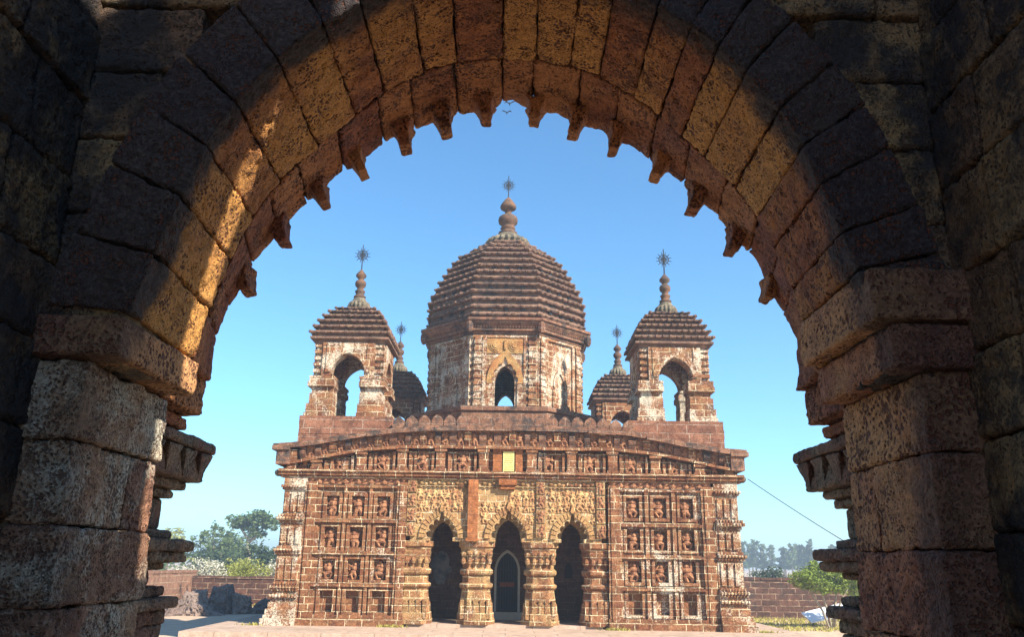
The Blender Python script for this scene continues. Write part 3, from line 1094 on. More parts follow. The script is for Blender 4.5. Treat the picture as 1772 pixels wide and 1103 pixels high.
    while a < 6.82:
        b = min(a + rng.uniform(.4, .8), 6.84)
        q = np.linspace(a, b - .01, 6)
        j = rng.uniform(-.035, .035)
        m.strip([(x, ztop(x) - .11 + j * .6) for x in q], [(x, ztop(x) - .015 + j * .6) for x in q], FY - .25 + j, FY + .3)
        m.strip([(x, ztop(x) - .015 + j * .6) for x in q], [(x, ztop(x) + .05 + j * .6) for x in q], FY - .17 + j, FY + .6)
        a = b
    # side eaves
    for s in (-1, 1):
        xx = s * 6.8 + .04
        a0, a1 = sorted((xx, xx - s * .5))
        m.box(a0, a1, FY - .3, 37.5, 4.72, 4.84)
        a0, a1 = sorted((xx - s * .12, xx - s * .5))
        m.box(a0, a1, FY - .24, 37.4, 4.32, 4.715)
    m.build('cornice', M_grey, TEMPLE)

    # merlons along the roof edge
    for k in range(19):
        x = -3.22 + k * .372
        z0 = ztop(x) + .04
        m = MB()
        h = rng.uniform(.32, .37)
        poly = [(x - .175, z0), (x + .175, z0), (x + .178, z0 + h * .45), (x + .13, z0 + h * .75), (x + .03, z0 + h), (x - .04, z0 + h * .99), (x - .135, z0 + h * .74), (x - .178, z0 + h * .45)]
        m.prism(poly, FY + .02 + rng.uniform(-.02, .02), FY + .3)
        m.build('merlon', M_grey, TEMPLE)


def temple_porch():
    oct8 = [(-1, -.5), (-.55, -1), (.55, -1), (1, -.5), (1, .5), (.55, 1), (-.55, 1), (-1, .5)]
    prof = [(.53, .07), (.53, .2), (.51, .205), (.50, .36), (.475, .37), (.465, .62), (.44, .63), (.41, .80), (.395, .92), (.39, 1.0), (.43, 1.02), (.46, 1.06), (.46, 1.12), (.43, 1.15), (.385, 1.17), (.38, 1.36), (.43, 1.38), (.455, 1.42),
            (.455, 1.5), (.41, 1.54), (.385, 1.56), (.385, 1.66), (.41, 1.68), (.44, 1.78), (.41, 1.80), (.42, 1.84), (.455, 1.98), (.43, 2.0), (.45, 2.08), (.48, 2.12), (.505, 2.13), (.505, 2.27)]
    for x in (-.865, .925):
        m = MB()
        m.stack((x, FY + .46), oct8, prof)
        for i in range(5):
            a = x - .36 + i * .18
            m.box(a - .05, a + .05, FY - .03, FY + .1, .22, .72)
            m.ell((a, FY + .02, 1.74), (.07, .06, .1), 6, 4)
            m.ell((a, FY + .0, 1.93), (.08, .06, .06), 6, 4)
        m.build('column', M_yellow, TEMPLE)
    for x, mat in ((-2.62, M_yellow), (2.56, M_wall)):
        m = MB()
        m.stack((x, FY + .46), oct8, [(((s + .0) * 1.0, s), z) for s, z in prof])
        for i in range(5):
            a = x - .36 + i * .18
            m.box(a - .05, a + .05, FY - .03, FY + .1, .22, .72)
            m.ell((a, FY + .02, 1.74), (.07, .06, .1), 6, 4)
        m.build('column', mat, TEMPLE)

    arches = [(-1.865, .30, 2.36, 2.82, -2.74, -.95), (0.02, .35, 2.36, 2.90, -.95, .95), (1.82, .295, 2.36, 2.82, .95, 2.64)]
    for cx, hw, zs, za, x0, x1 in arches:
        m = MB()
        c = [(-hw, 2.272)] + pointed(hw, zs, za) + [(hw, 2.272)]
        arch_sheet(m, cx, x0 + .002, x1 - .002, 3.98, c, FY + .5, FY + .92)
        c = scalloped(hw + .02, zs, za + .01, 7, .12, .28)
        c = [(c[0][0], 2.272)] + c + [(c[-1][0], 2.272)]
        scallop_sheet(m, cx, x0 + .004, x1 - .004, 3.98, zs, c, FY, FY + .217)
        p = m.build('arch_panel', M_cream, TEMPLE)
        # fan of wedge stones round the scallops
        m = MB()
        base = np.array(pointed(hw + .02, zs, za + .01, 30))
        n = 17
        for k in range(n):
            if k == n // 2:
                continue
            t = np.array([(k + .11) / n, (k + .89) / n])
            q = interp_curve(base, t)
            d = q - np.array([0, zs + .02])
            d /= np.linalg.norm(d, axis=1, keepdims=True)
            i0, i1 = q + d * .15, q + d * .31
            poly = [(cx + i0[0, 0], i0[0, 1]), (cx + i0[1, 0], i0[1, 1]), (cx + i1[1, 0], i1[1, 1]), (cx + i1[0, 0], i1[0, 1])]
            m.prism(poly[::-1], FY - .05 - rng.uniform(0, .015), FY + .05)
        # pointed keystone bud
        zt = za + .30
        m.prism([(cx - .06, zt), (cx, zt + .2), (cx + .06, zt), (cx + .03, zt - .05), (cx - .03, zt - .05)], FY - .1, FY + .02)
        m.build('arch_rim', M_fan, p)
        # carved spandrels
        lst = []
        r = random.Random(int(cx * 100) + 5)
        w = (x1 - x0) / 2 - .2
        for gx in np.arange(-w + .08, w, .19):
            for gz in (2.45, 2.78, 3.1, 3.38):
                dd = math.hypot(gx, (gz + .14 - zs) * .85)
                if dd > .62 + hw * .3 and not (gz > 3.3 and abs(cx) < .1 and gx < -.05):
                    lst.append((cx + gx + r.uniform(-.03, .03), gz + r.uniform(-.03, .03), r.uniform(.27, .36), FY - .0, 1.25))
        mm = MB()
        for i, (fx, fz, fh, fy, ft) in enumerate(lst):
            figure(mm, fx, fz, fh, fy, i * 7 + int(cx * 10) + 300, ft)
        mm.build('spandrel_carving', M_relief2, p)
        # scalloped band over the arch
        m = MB()
        for k in range(11):
            xx = x0 + .2 + (x1 - x0 - .4) * (k + .5) / 11
            if abs(xx) > .3:
                m.ell((xx, FY - .01, 3.86 + .02 * (-1) ** k), (.075, .06, .055), 7, 4)
                m.ell((xx, FY - .02, 3.755), (.05, .05, .025), 6, 4)
        m.box(x0 + .1, x1 - .1, FY - .06, FY + .02, 3.78, 3.80)
        m.build('carved_band', M_yellow, p)

    # orange replaced pilaster and carved pilasters
    m = MB()
    for z0, z1 in ((2.36, 2.75), (2.755, 3.17), (3.175, 3.6), (3.605, 3.97)):
        m.fr(-1.13, -.855, z0, z1, -.1, .17)
    m.fr(-1.17, -.82, 2.275, 2.355, -.1, .2)
    m.build('orange_pilaster', M_orange, TEMPLE)
    for xc in (-2.72, .92, 2.62):
        m = MB(0.005)
        for k in range(4):
            z0 = 2.40 + k * .4
            m.fr(xc - .125, xc + .125, z0, z0 + .37, -.1, .08)
        m.build('carved_pilaster', M_yellow, TEMPLE)
    figs([(xc, 2.42 + k * .4, .33, FY - .07, 1.15) for xc in (-2.72, .92, 2.62) for k in range(4)], M_relief)

    # door in the back wall of the porch
    YB = 26.3
    m = MB()
    xc, hw = .0, .32
    c = pointed(hw, 1.45, 2.0)
    o = pointed(hw + .07, 1.45, 2.09)
    lo = [(xc - hw, .3)] + [(xc + x, z) for x, z in c] + [(xc + hw, .3)]
    hi = [(xc - hw - .07, .3)] + [(xc + x, z) for x, z in o] + [(xc + hw + .07, .3)]
    m.strip(lo, hi, YB - .05, YB + .01)
    m.box(-.5, .5, YB - .25, YB, .08, .3)
    d = m.build('doorway', simple('pale_door_frame', (.42, .38, .3), (.5, .46, .36), 10), TEMPLE)
    m = MB()
    m.prism([(xc - hw, .3)] + [(xc + x, z) for x, z in c] + [(xc + hw, .3)], YB - .015, YB - .004)
    m.build('door_leaf', M_iron, d)
    m = MB()
    for i in range(8):
        x = xc - hw + .04 + i * (2 * hw - .08) / 7
        zt = float(np.interp(x - xc, [q[0] for q in c], [q[1] for q in c])) - .02
        m.limb([(x, YB - .035, .34), (x, YB - .035, zt)], [.009, .009], 5)
    for z in (.36, 1.0, 1.15, 1.5):
        m.limb([(xc - hw + .01, YB - .04, z), (xc + hw - .01, YB - .04, z)], [.011, .011], 5)
    m.build('door_grille', simple('grille_iron', (.03, .035, .045), (.06, .065, .08), 20, 0, .5), d)
    m = MB()
    m.box(xc - .22, xc + .22, YB - .075, YB - .05, 1.02, 1.14)
    m.build('door_lock_plate', simple('rust_red_plate', (.2, .06, .035), (.28, .09, .05), 10), d)
    # niche in the right bay
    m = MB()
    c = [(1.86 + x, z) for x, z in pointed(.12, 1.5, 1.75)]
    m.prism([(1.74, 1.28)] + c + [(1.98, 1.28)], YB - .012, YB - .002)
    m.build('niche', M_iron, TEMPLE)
    m = MB()
    r = random.Random(3)
    pl = [(-2.0 + .3 * math.cos(a) * r.uniform(.6, 1.2), 1.6 + .5 * math.sin(a) * r.uniform(.6, 1.2)) for a in np.linspace(0, 6.2, 22)]
    m.prism(pl, YB - .012, YB - .002)
    m.build('plaster_patch', simple('blue_grey_plaster', (.05, .07, .10), (.24, .22, .19), 3), TEMPLE)


def tier(m, c, plan, r0_, r1_, z0, z1, lip=.06, rot=0.0):
    h = z1 - z0
    m.stack(c, plan, [(r0_ - .04, z0), (r0_ - .04, z0 + h * .38), (r0_ + lip * .7, z0 + h * .42), (r0_ + lip, z0 + h * .6), (r0_ + lip * .6, z0 + h * .78), (r1_, z1)], rot)


def wheel(parent, x, y, z0, zc, ztip, r):
    m = MB()
    m.limb([(x, y, z0), (x, y, ztip)], [.022, .016], 6)
    n = 24
    for rad in (r, r * .55):
        pts = [(x + rad * math.cos(2 * math.pi * k / n), y, zc + rad * math.sin(2 * math.pi * k / n)) for k in range(n + 1)]
        m.limb(pts, [.016] * (n + 1), 5)
    for k in range(12):
        a = 2 * math.pi * k / 12 + .26
        m.limb([(x, y, zc), (x + r * 1.65 * math.cos(a), y, zc + r * 1.65 * math.sin(a))], [.014, .011], 5)
    m.build('finial_wheel', M_iron, parent)


def circ(n):
    return [(math.cos(2 * math.pi * k / n), math.sin(2 * math.pi * k / n)) for k in range(n)]


def amalaka(parent, x, y, z0, z1, r, ribs):
    n = ribs * 4
    pl = [((1 - .07 * (k % 4 == 0) + .05 * (k % 4 == 2)) * math.cos(2 * math.pi * k / n), (1 - .07 * (k % 4 == 0) + .05 * (k % 4 == 2)) * math.sin(2 * math.pi * k / n)) for k in range(n)]
    h = z1 - z0
    m = MB()
    m.stack((x, y), pl, [(r * .7, z0), (r * .93, z0 + h * .12), (r, z0 + h * .3), (r * .9, z0 + h * .5), (r * .66, z0 + h * .62)])
    m.stack((x, y), circ(24), [(r * .66, z0 + h * .6), (r * .6, z0 + h * .72), (r * .42, z0 + h * .9), (r * .3, z1)])
    m.build('ribbed_disc', M_disc, parent)


SQ = [(-1, -1), (1, -1), (1, 1), (-1, 1)]


def corner_tower(x, y, roofmat, bodymat):
    """square pavilion with an arch on each side, a stepped roof and a finial"""
    zb = 5.8
    m = MB(0.008)
    hw = 1.03
    for dx in (-1, 1):
        for dy in (-1, 1):
            prof = [(.36, zb), (.36, zb + .14), (.345, zb + .15), (.34, zb + .42), (.325, zb + .43), (.31, zb + .75), (.31, zb + .9), (.345, zb + .95), (.355, zb + 1.1), (.32, zb + 1.13), (.34, zb + 1.2), (.36, zb + 1.28), (.31, zb + 1.3)]
            out = [(.17, zb), (.05, zb + .8), (.0, zb + 1.3)]
            for (r_, z), (r2, z2) in zip(prof[:-1], prof[1:]):
                if z2 - z < .02:
                    continue
                o = float(np.interp(z, [q[1] for q in out], [q[0] for q in out]))
                o += .10 if .93 < z - zb < 1.27 else 0.0
                cxp, cyp = x + dx * (hw - .33 + o * .5), y + dy * (hw - .33 + o * .5)
                rr_ = (r_ + r2) / 2 - .02 + o * .5
                m.box(cxp - rr_, cxp + rr_, cyp - rr_, cyp + rr_, z, z2 - .002)
            # banded upper pier
            z = zb + 1.3
            k = 0
            while z < 8.1:
                cxp, cyp = x + dx * (hw - .22), y + dy * (hw - .22)
                rr_ = .25 if k % 2 else .19
                m.box(cxp - rr_, cxp + rr_, cyp - rr_, cyp + rr_, z, z + .098)
                z += .1
                k += 1
    for s in (-1, 1):
        c = pointed(.50, zb + 1.35, 7.78)
        arch_sheet(m, x, x - .8, x + .8, 8.14, [(-.50, zb + 1.29)] + c + [(.50, zb + 1.29)], y + s * (hw - .1) - .17, y + s * (hw - .1) + .17)
        # same arch on the two other sides, turned a quarter
        m2 = MB()
        arch_sheet(m2, 0, -.8, .8, 8.14, [(-.50, zb + 1.29)] + c + [(.50, zb + 1.29)], -.17, .17)
        m.add([(x + s * (hw - .1) - q[1], y + q[0], q[2]) for q in m2.v], m2.f)
        o = pointed(.68, zb + 1.4, 8.0)
        ii = pointed(.52, zb + 1.4, 7.8)
        m.strip([(x + a, b) for a, b in ii], [(x + a, b) for a, b in o], y + s * hw - (.13 if s < 0 else -.03), y + s * hw + (.03 if s < 0 else .13))
        m2 = MB()
        m2.strip(ii, o, -.05, .11)
        m.add([(x + s * (hw) - s * q[1], y + s * q[0], q[2]) for q in m2.v], m2.f)
        for e in (-.62, .62):
            m.box(x + e - .06, x + e + .06, y + s * hw - .1, y + s * hw + .1, zb + 1.45, 8.1)
    body = m.build('corner_tower', bodymat, TEMPLE)
    m = MB(0.004)
    m.stack((x, y), SQ, [(1.04, 8.1), (1.08, 8.2), (1.2, 8.235), (1.2, 8.30), (1.0, 8.33)])
    rs = [1.15, 1.07, .97, .86, .72, .56, .37]
    zs = [8.33, 8.54, 8.75, 8.96, 9.15, 9.32, 9.46]
    for i in range(6):
        tier(m, (x, y), SQ, rs[i] - .02, rs[i + 1] - .05, zs[i], zs[i + 1], .06)
        r_ = rs[i] + .05
        n = int(r_ * 2 / .2)
        zc = zs[i] + (zs[i + 1] - zs[i]) * .55
        for k in range(n + 1):
            q = -r_ + 2 * r_ * k / n
            for a, b in ((q, -r_), (q, r_), (-r_, q), (r_, q)):
                bs = rng.uniform(.55, 1.0)
                m.ell((x + a, y + b, zc), (.075 * bs, .075 * bs, .06 * bs), 6, 4)
    m.build('stepped_roof', roofmat, body)
    amalaka(body, x, y, 9.45, 10.0, .36, 16)
    m = MB()
    m.stack((x, y), circ(14), [(.19, 9.9), (.2, 9.97), (.13, 10.02), (.15, 10.1), (.17, 10.15), (.11, 10.2), (.10, 10.26), (.17, 10.33), (.185, 10.42), (.15, 10.5), (.085, 10.54), (.09, 10.58), (.17, 10.66), (.17, 10.72), (.09, 10.82), (.03, 10.9)])
    m.build('finial', M_finial, body, True)
    wheel(body, x, y, 10.85, 11.42, 11.78, .16)


def temple_towers():
    # bases under the front towers
    for x0, x1 in ((-6.2, -3.46), (3.5, 6.32)):
        m = MB(0.01)
        for i, z in enumerate(np.arange(4.75, 5.74, .265)):
            m.box(x0, x1, FY + .28 + .012 * (i % 2), 27.0, z, min(z + .262, 5.81))
        m.build('tower_base', M_plinth, TEMPLE)
        m = MB(0.01)
        m.box(x0 + .1, x1 - .1, 33.2, 36.2, 4.3, 5.8)
        m.build('tower_base', M_plinth, TEMPLE)
    corner_tower(-4.94, 25.68, M_roof, M_white)
    corner_tower(5.02, 25.68, M_roof, M_white)
    corner_tower(-4.80, 34.8, M_grey, M_wall)
    corner_tower(4.62, 34.8, M_roof, M_wall)

    # central octagon
    X, Y = -.18, 30.0
    O8 = [(math.cos(R(22.5 + 45 * k)) / math.cos(R(22.5)), math.sin(R(22.5 + 45 * k)) / math.cos(R(22.5))) for k in range(8)]
    m = MB()
    m.stack((X, Y), O8, [(3.35, 5.2), (3.35, 6.45), (3.42, 6.46), (3.42, 6.6), (3.0, 6.62)])
    m.build('octagon_base', M_grey, TEMPLE)
    ap = 2.66
    body = MB()
    fw_ = ap * math.tan(R(22.5))
    portals = []
    for k in range(8):
        a = R(-90 + 45 * k)
        n = Vector((math.cos(a), math.sin(a)))
        t = Vector((-n.y, n.x))

        def put(mm, a=a, n=n, t=t):
            """local (x along the facet, y inward from the facet plane, z) to world"""
            return [(X + n.x * (ap - q[1]) + t.x * q[0], Y + n.y * (ap - q[1]) + t.y * q[0], q[2]) for q in mm.v]
        mm = MB(0.005)
        opening = k % 2 == 0
        c = pointed(.33, 7.55, 8.12)
        if opening:
            arch_sheet(mm, 0, -fw_, fw_, 9.25, [(-.33, 6.6)] + c + [(.33, 6.6)], 0, .55)
        else:
            mm.box(-fw_, fw_, 0, .5, 6.6, 9.25)
            mm.strip([(q[0] * .75, q[1] - .1) for q in c], [(q[0] * 1.05, q[1] + .02) for q in c], -.05, .05)
            mm.box(-.36, -.26, -.05, .05, 6.7, 7.46)
            mm.box(.26, .36, -.05, .05, 6.7, 7.46)
        # frame strips and banded edge piers
        for s in (-1, 1):
            mm.box(s * .70 - .07, s * .70 + .07, -.06, .05, 6.6, 9.2)
            mm.box(s * 1.06 - .04, s * 1.06 + .04, -.04, .05, 6.6, 9.2)
            z = 6.62
            kk = 0
            while z < 9.0:
                w = .135 if kk % 2 else .11
                mm.box(s * .92 - w, s * .92 + w, -.09 - .03 * (kk % 2), .05, z, z + .115)
                z += .118
                kk += 1
            if opening:
                mm.box(s * .52 - .11, s * .52 + .11, -.05, .04, 6.62, 7.5)
        pp = mm
        if opening:
            mm = MB()
            mm.box(-.62, .62, -.03, .02, 8.55, 9.1)
            c2 = scalloped(.37, 7.5, 8.2, 7, .09, .24)
            oo = pointed(.62, 7.5, 8.62)
            oo = [tuple(q) for q in interp_curve(oo, np.linspace(0, 1, len(c2)))]
            mm.strip(c2, oo, -.07, .04)
            for s in (-1, 1):
                ring = circ(16)
                for rr_, dd in ((.235, .05), (.17, .075), (.1, .1)):
                    mm.prism([(s * .33 + q[0] * rr_, 8.83 + q[1] * rr_) for q in ring], -dd, .02)
            mm.box(-.04, .04, -.08, .02, 8.68, 9.0)
            portals.append(put(mm))
            portals.append(mm.f)
            mm = pp
        mm.box(-fw_, fw_, -.07, .04, 9.1, 9.18)
        body.add(put(mm), mm.f)
    # a floor and a lining so that the lantern is hollow
    body.stack((X, Y), O8, [(2.6, 6.5), (2.6, 6.62)])
    oct_o = body.build('central_tower', M_white, TEMPLE)
    for i in range(0, len(portals), 2):
        m = MB()
        m.add(portals[i], portals[i + 1])
        m.build('portal', M_portal, oct_o)
    m = MB()
    m.stack((X, Y), O8, [(2.5, 9.2), (2.75, 9.21), (2.75, 9.3), (2.85, 9.32), (2.85, 9.42), (2.93, 9.5), (3.02, 9.62), (3.06, 9.64), (3.06, 9.73), (2.8, 9.76)])
    for k in range(8):
        a = R(-90 + 45 * k)
        n, t = Vector((math.cos(a), math.sin(a))), Vector((-math.sin(a), math.cos(a)))
        for q in range(24):
            o = -1.15 + q * .1
            m.ell((X + n.x * 2.88 + t.x * o, Y + n.y * 2.88 + t.y * o, 9.45), (.035, .035, .05), 5, 4)
        b = R(-67.5 + 45 * k)
        cc = 2.95 / math.cos(R(22.5))
        m.ell((X + cc * math.cos(b), Y + cc * math.sin(b), 9.42), (.13, .13, .24), 7, 5)
    m.build('eave', M_grey, oct_o)
    m = MB(0.006)
    pr = [(9.74, 3.06), (10.14, 3.06), (10.5, 3.05), (10.78, 3.0), (11.12, 2.86), (11.4, 2.72), (11.72, 2.54), (12.03, 2.36), (12.33, 2.18), (12.59, 1.93), (12.85, 1.58), (13.14, 1.18), (13.42, .74)]
    zz = np.linspace(9.74, 13.42, 14)
    rs = [float(np.interp(z, [p[0] for p in pr], [p[1] for p in pr])) * .95 - .15 for z in zz]
    for i in range(13):
        tier(m, (X, Y), O8, rs[i], rs[i + 1] - .03, zz[i], zz[i + 1], .09)
        zc = zz[i] + (zz[i + 1] - zz[i]) * .58
        r_ = rs[i] + .05
        for k in range(8):
            a = R(-90 + 45 * k)
            n, t = Vector((math.cos(a), math.sin(a))), Vector((-math.sin(a), math.cos(a)))
            hwf = r_ * math.tan(R(22.5))
            cnt = max(3, int(hwf * 2 / .26))
            for q in range(cnt + 1):
                o = -hwf + 2 * hwf * q / cnt + rng.uniform(-.03, .03)
                if rng.random() < .8:
                    bs = rng.uniform(.7, 1.1)
                    m.ell((X + n.x * r_ + t.x * o, Y + n.y * r_ + t.y * o, zc), (.115 * bs, .115 * bs, .065 * bs), 6, 4)
    m.build('stepped_dome', M_roof, oct_o)
    for i in (1, 4, 7):
        for k in (6, 7, 0, 1, 2):
            a = R(-90 + 45 * k)
            n, t = Vector((math.cos(a), math.sin(a))), Vector((-math.sin(a), math.cos(a)))
            rad = rs[i] - .02
            for o in (-.62, 0, .62):
                o2 = o * rs[i] / 3
                c = Vector((X, Y)) + n * rad + t * o2
                p0, p1 = c - t * .07 - n * .1, c + t * .07 - n * .1
                q0, q1 = c - t * .07 + n * .035, c + t * .07 + n * .035
                z0, z1 = zz[i] + .03, zz[i] + .13
                m = MB()
                m.add([(p0.x, p0.y, z0), (p1.x, p1.y, z0), (q1.x, q1.y, z0), (q0.x, q0.y, z0), (p0.x, p0.y, z1), (p1.x, p1.y, z1), (q1.x, q1.y, z1), (q0.x, q0.y, z1)],
                      [(0, 3, 2, 1), (4, 5, 6, 7), (0, 1, 5, 4), (1, 2, 6, 5), (2, 3, 7, 6), (3, 0, 4, 7)])
                m.build('vent', M_iron, oct_o)
    amalaka(oct_o, X, Y, 13.38, 14.05, .84, 22)
    m = MB()
    m.stack((X, Y), circ(20), [(.36, 13.95), (.37, 14.06), (.24, 14.12), (.25, 14.2), (.30, 14.24), (.24, 14.3), (.27, 14.38), (.36, 14.46), (.385, 14.58), (.36, 14.7), (.25, 14.79), (.13, 14.84), (.12, 14.92), (.16, 15.0), (.22, 15.03), (.30, 15.08), (.32, 15.14), (.31, 15.2),
                               (.24, 15.32), (.15, 15.45), (.05, 15.56)])
    m.build('finial', M_finial, oct_o, True)
    wheel(oct_o, X, Y, 15.5, 16.1, 16.52, .17)


temple_body()
temple_porch()
temple_towers()

# ------------------------------------------------------------------ boundary walls, rubble and small things
M_bound = masonry('boundary_laterite', (0.085, 0.042, 0.03), (0.17, 0.08, 0.055), (0.42, 0.30, 0.2), bw=0.62, bh=0.26, ms=0.018, white=0.0, black=0.38, mortar_fac=0.9)
M_bound2 = masonry('boundary_laterite_pale', (0.26, 0.13, 0.08), (0.32, 0.17, 0.11), (0.46, 0.36, 0.25), bw=0.55, bh=0.3, ms=0.014, white=0.05, black=0.1)


def wall(name, label, x0, x1, y0, y1, zt, mat, cap=0.12):
    root = thing(name, ((x0 + x1) / 2, (y0 + y1) / 2, -0.6), label, 'wall', 'laterite boundary walls round the courtyard')
    m = MB()
    m.box(x0, x1, y0, y1, -.6, zt - cap)
    m.build('wall_face', mat, root)
    m = MB(0.012)
    L, Wd = x1 - x0, y1 - y0
    n = int(max(L, Wd) / .7)
    for k in range(n):
        if L > Wd:
            m.box(x0 + L * k / n, x0 + L * (k + 1) / n - .01, y0 - .03, y1 + .03, zt - cap, zt + rng.uniform(-.02, .015))
        else:
            m.box(x0 - .03, x1 + .03, y0 + Wd * k / n, y0 + Wd * (k + 1) / n - .01, zt - cap, zt + rng.uniform(-.02, .015))
    m.build('coping', mat, root)


wall('boundary_wall', 'long low dark block wall left of the temple below the white flowering bushes', -16.3, -6.0, 45.0, 45.6, .85, M_bound)
wall('boundary_wall', 'sunlit block wall section at far left, turned towards the viewer', -17.0, -16.32, 33.0, 45.6, 1.12, M_bound2)
wall('boundary_wall', 'low dark block wall right of the temple behind the small green tree', 6.0, 24.0, 40.3, 40.9, 1.22, M_bound)

M_rock = laterite('rubble_stone', (0.12, 0.085, 0.075), (0.2, 0.14, 0.115), (0.28, 0.2, 0.16), pit=0.4, pale=0.15, crust=0.3, pit_scale=12)
RB = [(-12.6, 38.4, .55, .5, 1.15, 'tallest dark boulder of the rubble heap by the left boundary wall'), (-13.5, 37.4, .6, .5, .95, 'dark boulder leaning against the left side of the tallest boulder'),
      (-14.3, 36.9, .6, .5, .6, 'low dark boulder at the far left end of the rubble heap'), (-11.8, 38.7, .5, .5, .8, 'dark boulder leaning against the right side of the tallest boulder'),
      (-11.0, 39.1, .5, .45, .55, 'squat dark boulder in the middle of the rubble heap'), (-10.2, 39.3, .5, .4, .62, 'dark boulder second from the temple in the rubble heap'),
      (-9.4, 39.6, .45, .4, .45, 'low dark boulder of the rubble heap nearest the temple foot'), (-12.7, 37.0, .5, .4, .5, 'small dark boulder lying in front of the tallest boulder')]
for i, (x, y, sx, sy, sz, lb) in enumerate(RB):
    s = Stones()
    ca, sa, tx_, ty_ = math.cos(i * 1.3), math.sin(i * 1.3), .25 * math.sin(i * 2.1), .2 * math.cos(i * 1.7)

    def fn(u, v, w, x=x, y=y, sx=sx, sy=sy, sz=sz, ca=ca, sa=sa, tx_=tx_, ty_=ty_):
        k = 1.15 - .55 * w
        a, b = (u - .5) * 2 * sx * k + tx_ * w, (v - .5) * 2 * sy * k + ty_ * w
        return np.stack([x + a * ca - b * sa, y + a * sa + b * ca, -.64 + w * (sz + .12 * (u - .5))], -1)
    s.block(fn, (2 * sx, 2 * sy, sz), res=.04, rad=.06, amp=16, gap=0, freq=.32)
    tag(s.build('boulder', M_rock), lb, 'boulder', 'rubble heap of dark boulders')

# wire from the temple's corner to the gateway
pts = []
A, Bp = Vector((6.86, 24.05, 4.12)), Vector((12.6, 24.4, .75))
wr = thing('overhead_wire', (12.6, 24.4, -.6), 'thin dark wire running down from the right corner of the temple cornice', 'wire')
m = MB()
for k in range(25):
    t = k / 24
    p = A.lerp(Bp, t)
    p.z -= .5 * t * (1 - t)
    pts.append(tuple(p))
m.limb(pts, [.012] * 25, 5)
m.build('cable', M_iron, wr)
m = MB()
m.limb([(12.6, 24.4, -.6), (12.6, 24.4, .95)], [.06, .05], 8)
m.build('post', simple('weathered_wood', (.16, .11, .07), (.25, .18, .12), 9), wr)

# pale sheet leaning behind the small tree
m = MB()
m.add([(12.35, 35.6, -.42), (14.3, 35.9, -.02), (14.1, 36.6, .32), (12.2, 36.3, -.1)] + [(12.36, 35.63, -.47), (14.31, 35.93, -.07), (14.11, 36.63, .27), (12.21, 36.33, -.15)],
      [(0, 1, 2, 3), (7, 6, 5, 4), (0, 4, 5, 1), (1, 5, 6, 2), (2, 6, 7, 3), (3, 7, 4, 0)])
bd = thing('leaning_board', (13.2, 36, -.6), 'pale blue white sheet propped at a slant behind the small green tree', 'board')
m.build('sheet', simple('white_painted_sheet', (.66, .74, .82), (.76, .82, .88), 3, 0, .5), bd)
m = MB()
for px, py, pz in ((12.5, 35.9, -.3), (14.1, 36.3, .1)):
    m.limb([(px, py, -.6), (px, py, pz)], [.03, .03], 6)
m.build('prop', M_iron, bd)


def bird(x, y, z, s, ang, label):
    m = MB()
    c, sn = math.cos(ang), math.sin(ang)
    m.ell((x, y, z), (.05 * s, .14 * s, .05 * s), 8, 6)
    m.ell((x, y - .16 * s, z + .02 * s), (.035 * s, .045 * s, .035 * s), 7, 5)
    m.add([(x - .03 * s, y + .1 * s, z), (x + .03 * s, y + .1 * s, z), (x + .05 * s, y + .26 * s, z), (x - .05 * s, y + .26 * s, z)], [(0, 1, 2, 3)])
    for d in (-1, 1):
        tip = (x + d * .5 * s * c, y + .08 * s, z + .26 * s * sn * d + .16 * s)
        m.add([(x + d * .03 * s, y - .08 * s, z + .02 * s), (x + d * .27 * s, y - .1 * s, z + .2 * s), tip, (x + d * .25 * s, y + .08 * s, z + .17 * s), (x + d * .03 * s, y + .09 * s, z + .02 * s),
               (x + d * .15 * s, y, z + .085 * s)], [(0, 1, 5), (1, 2, 3), (1, 3, 5), (5, 3, 4), (0, 5, 4)])
    tag(m.build('bird', M_iron), label, 'bird', 'birds flying above the temple')


bird(-.17, 26, 17.36, .44, .35, 'small dark bird in flight close below the arch point')
bird(-.26, 26, 17.0, .40, -.2, 'small dark bird in flight lower than the other bird')

# ------------------------------------------------------------------ vegetation
M_bark = simple('bark', (.10, .075, .05), (.2, .15, .1), 12, .02)
M_palebark = simple('pale_bark', (.28, .24, .18), (.38, .33, .26), 8, .01)
L_mid = leafmat('leaf_mid', (.05, .09, .03), (.13, .17, .06))
L_dark = leafmat('leaf_dark', (.025, .05, .025), (.07, .10, .04))
L_fresh = leafmat('leaf_fresh', (.08, .13, .02), (.30, .37, .07), .3)
L_yellow = leafmat('leaf_yellow', (.20, .22, .05), (.36, .36, .10), .3)
L_white = leafmat('white_plumes', (.30, .30, .18), (.62, .58, .50), .2)


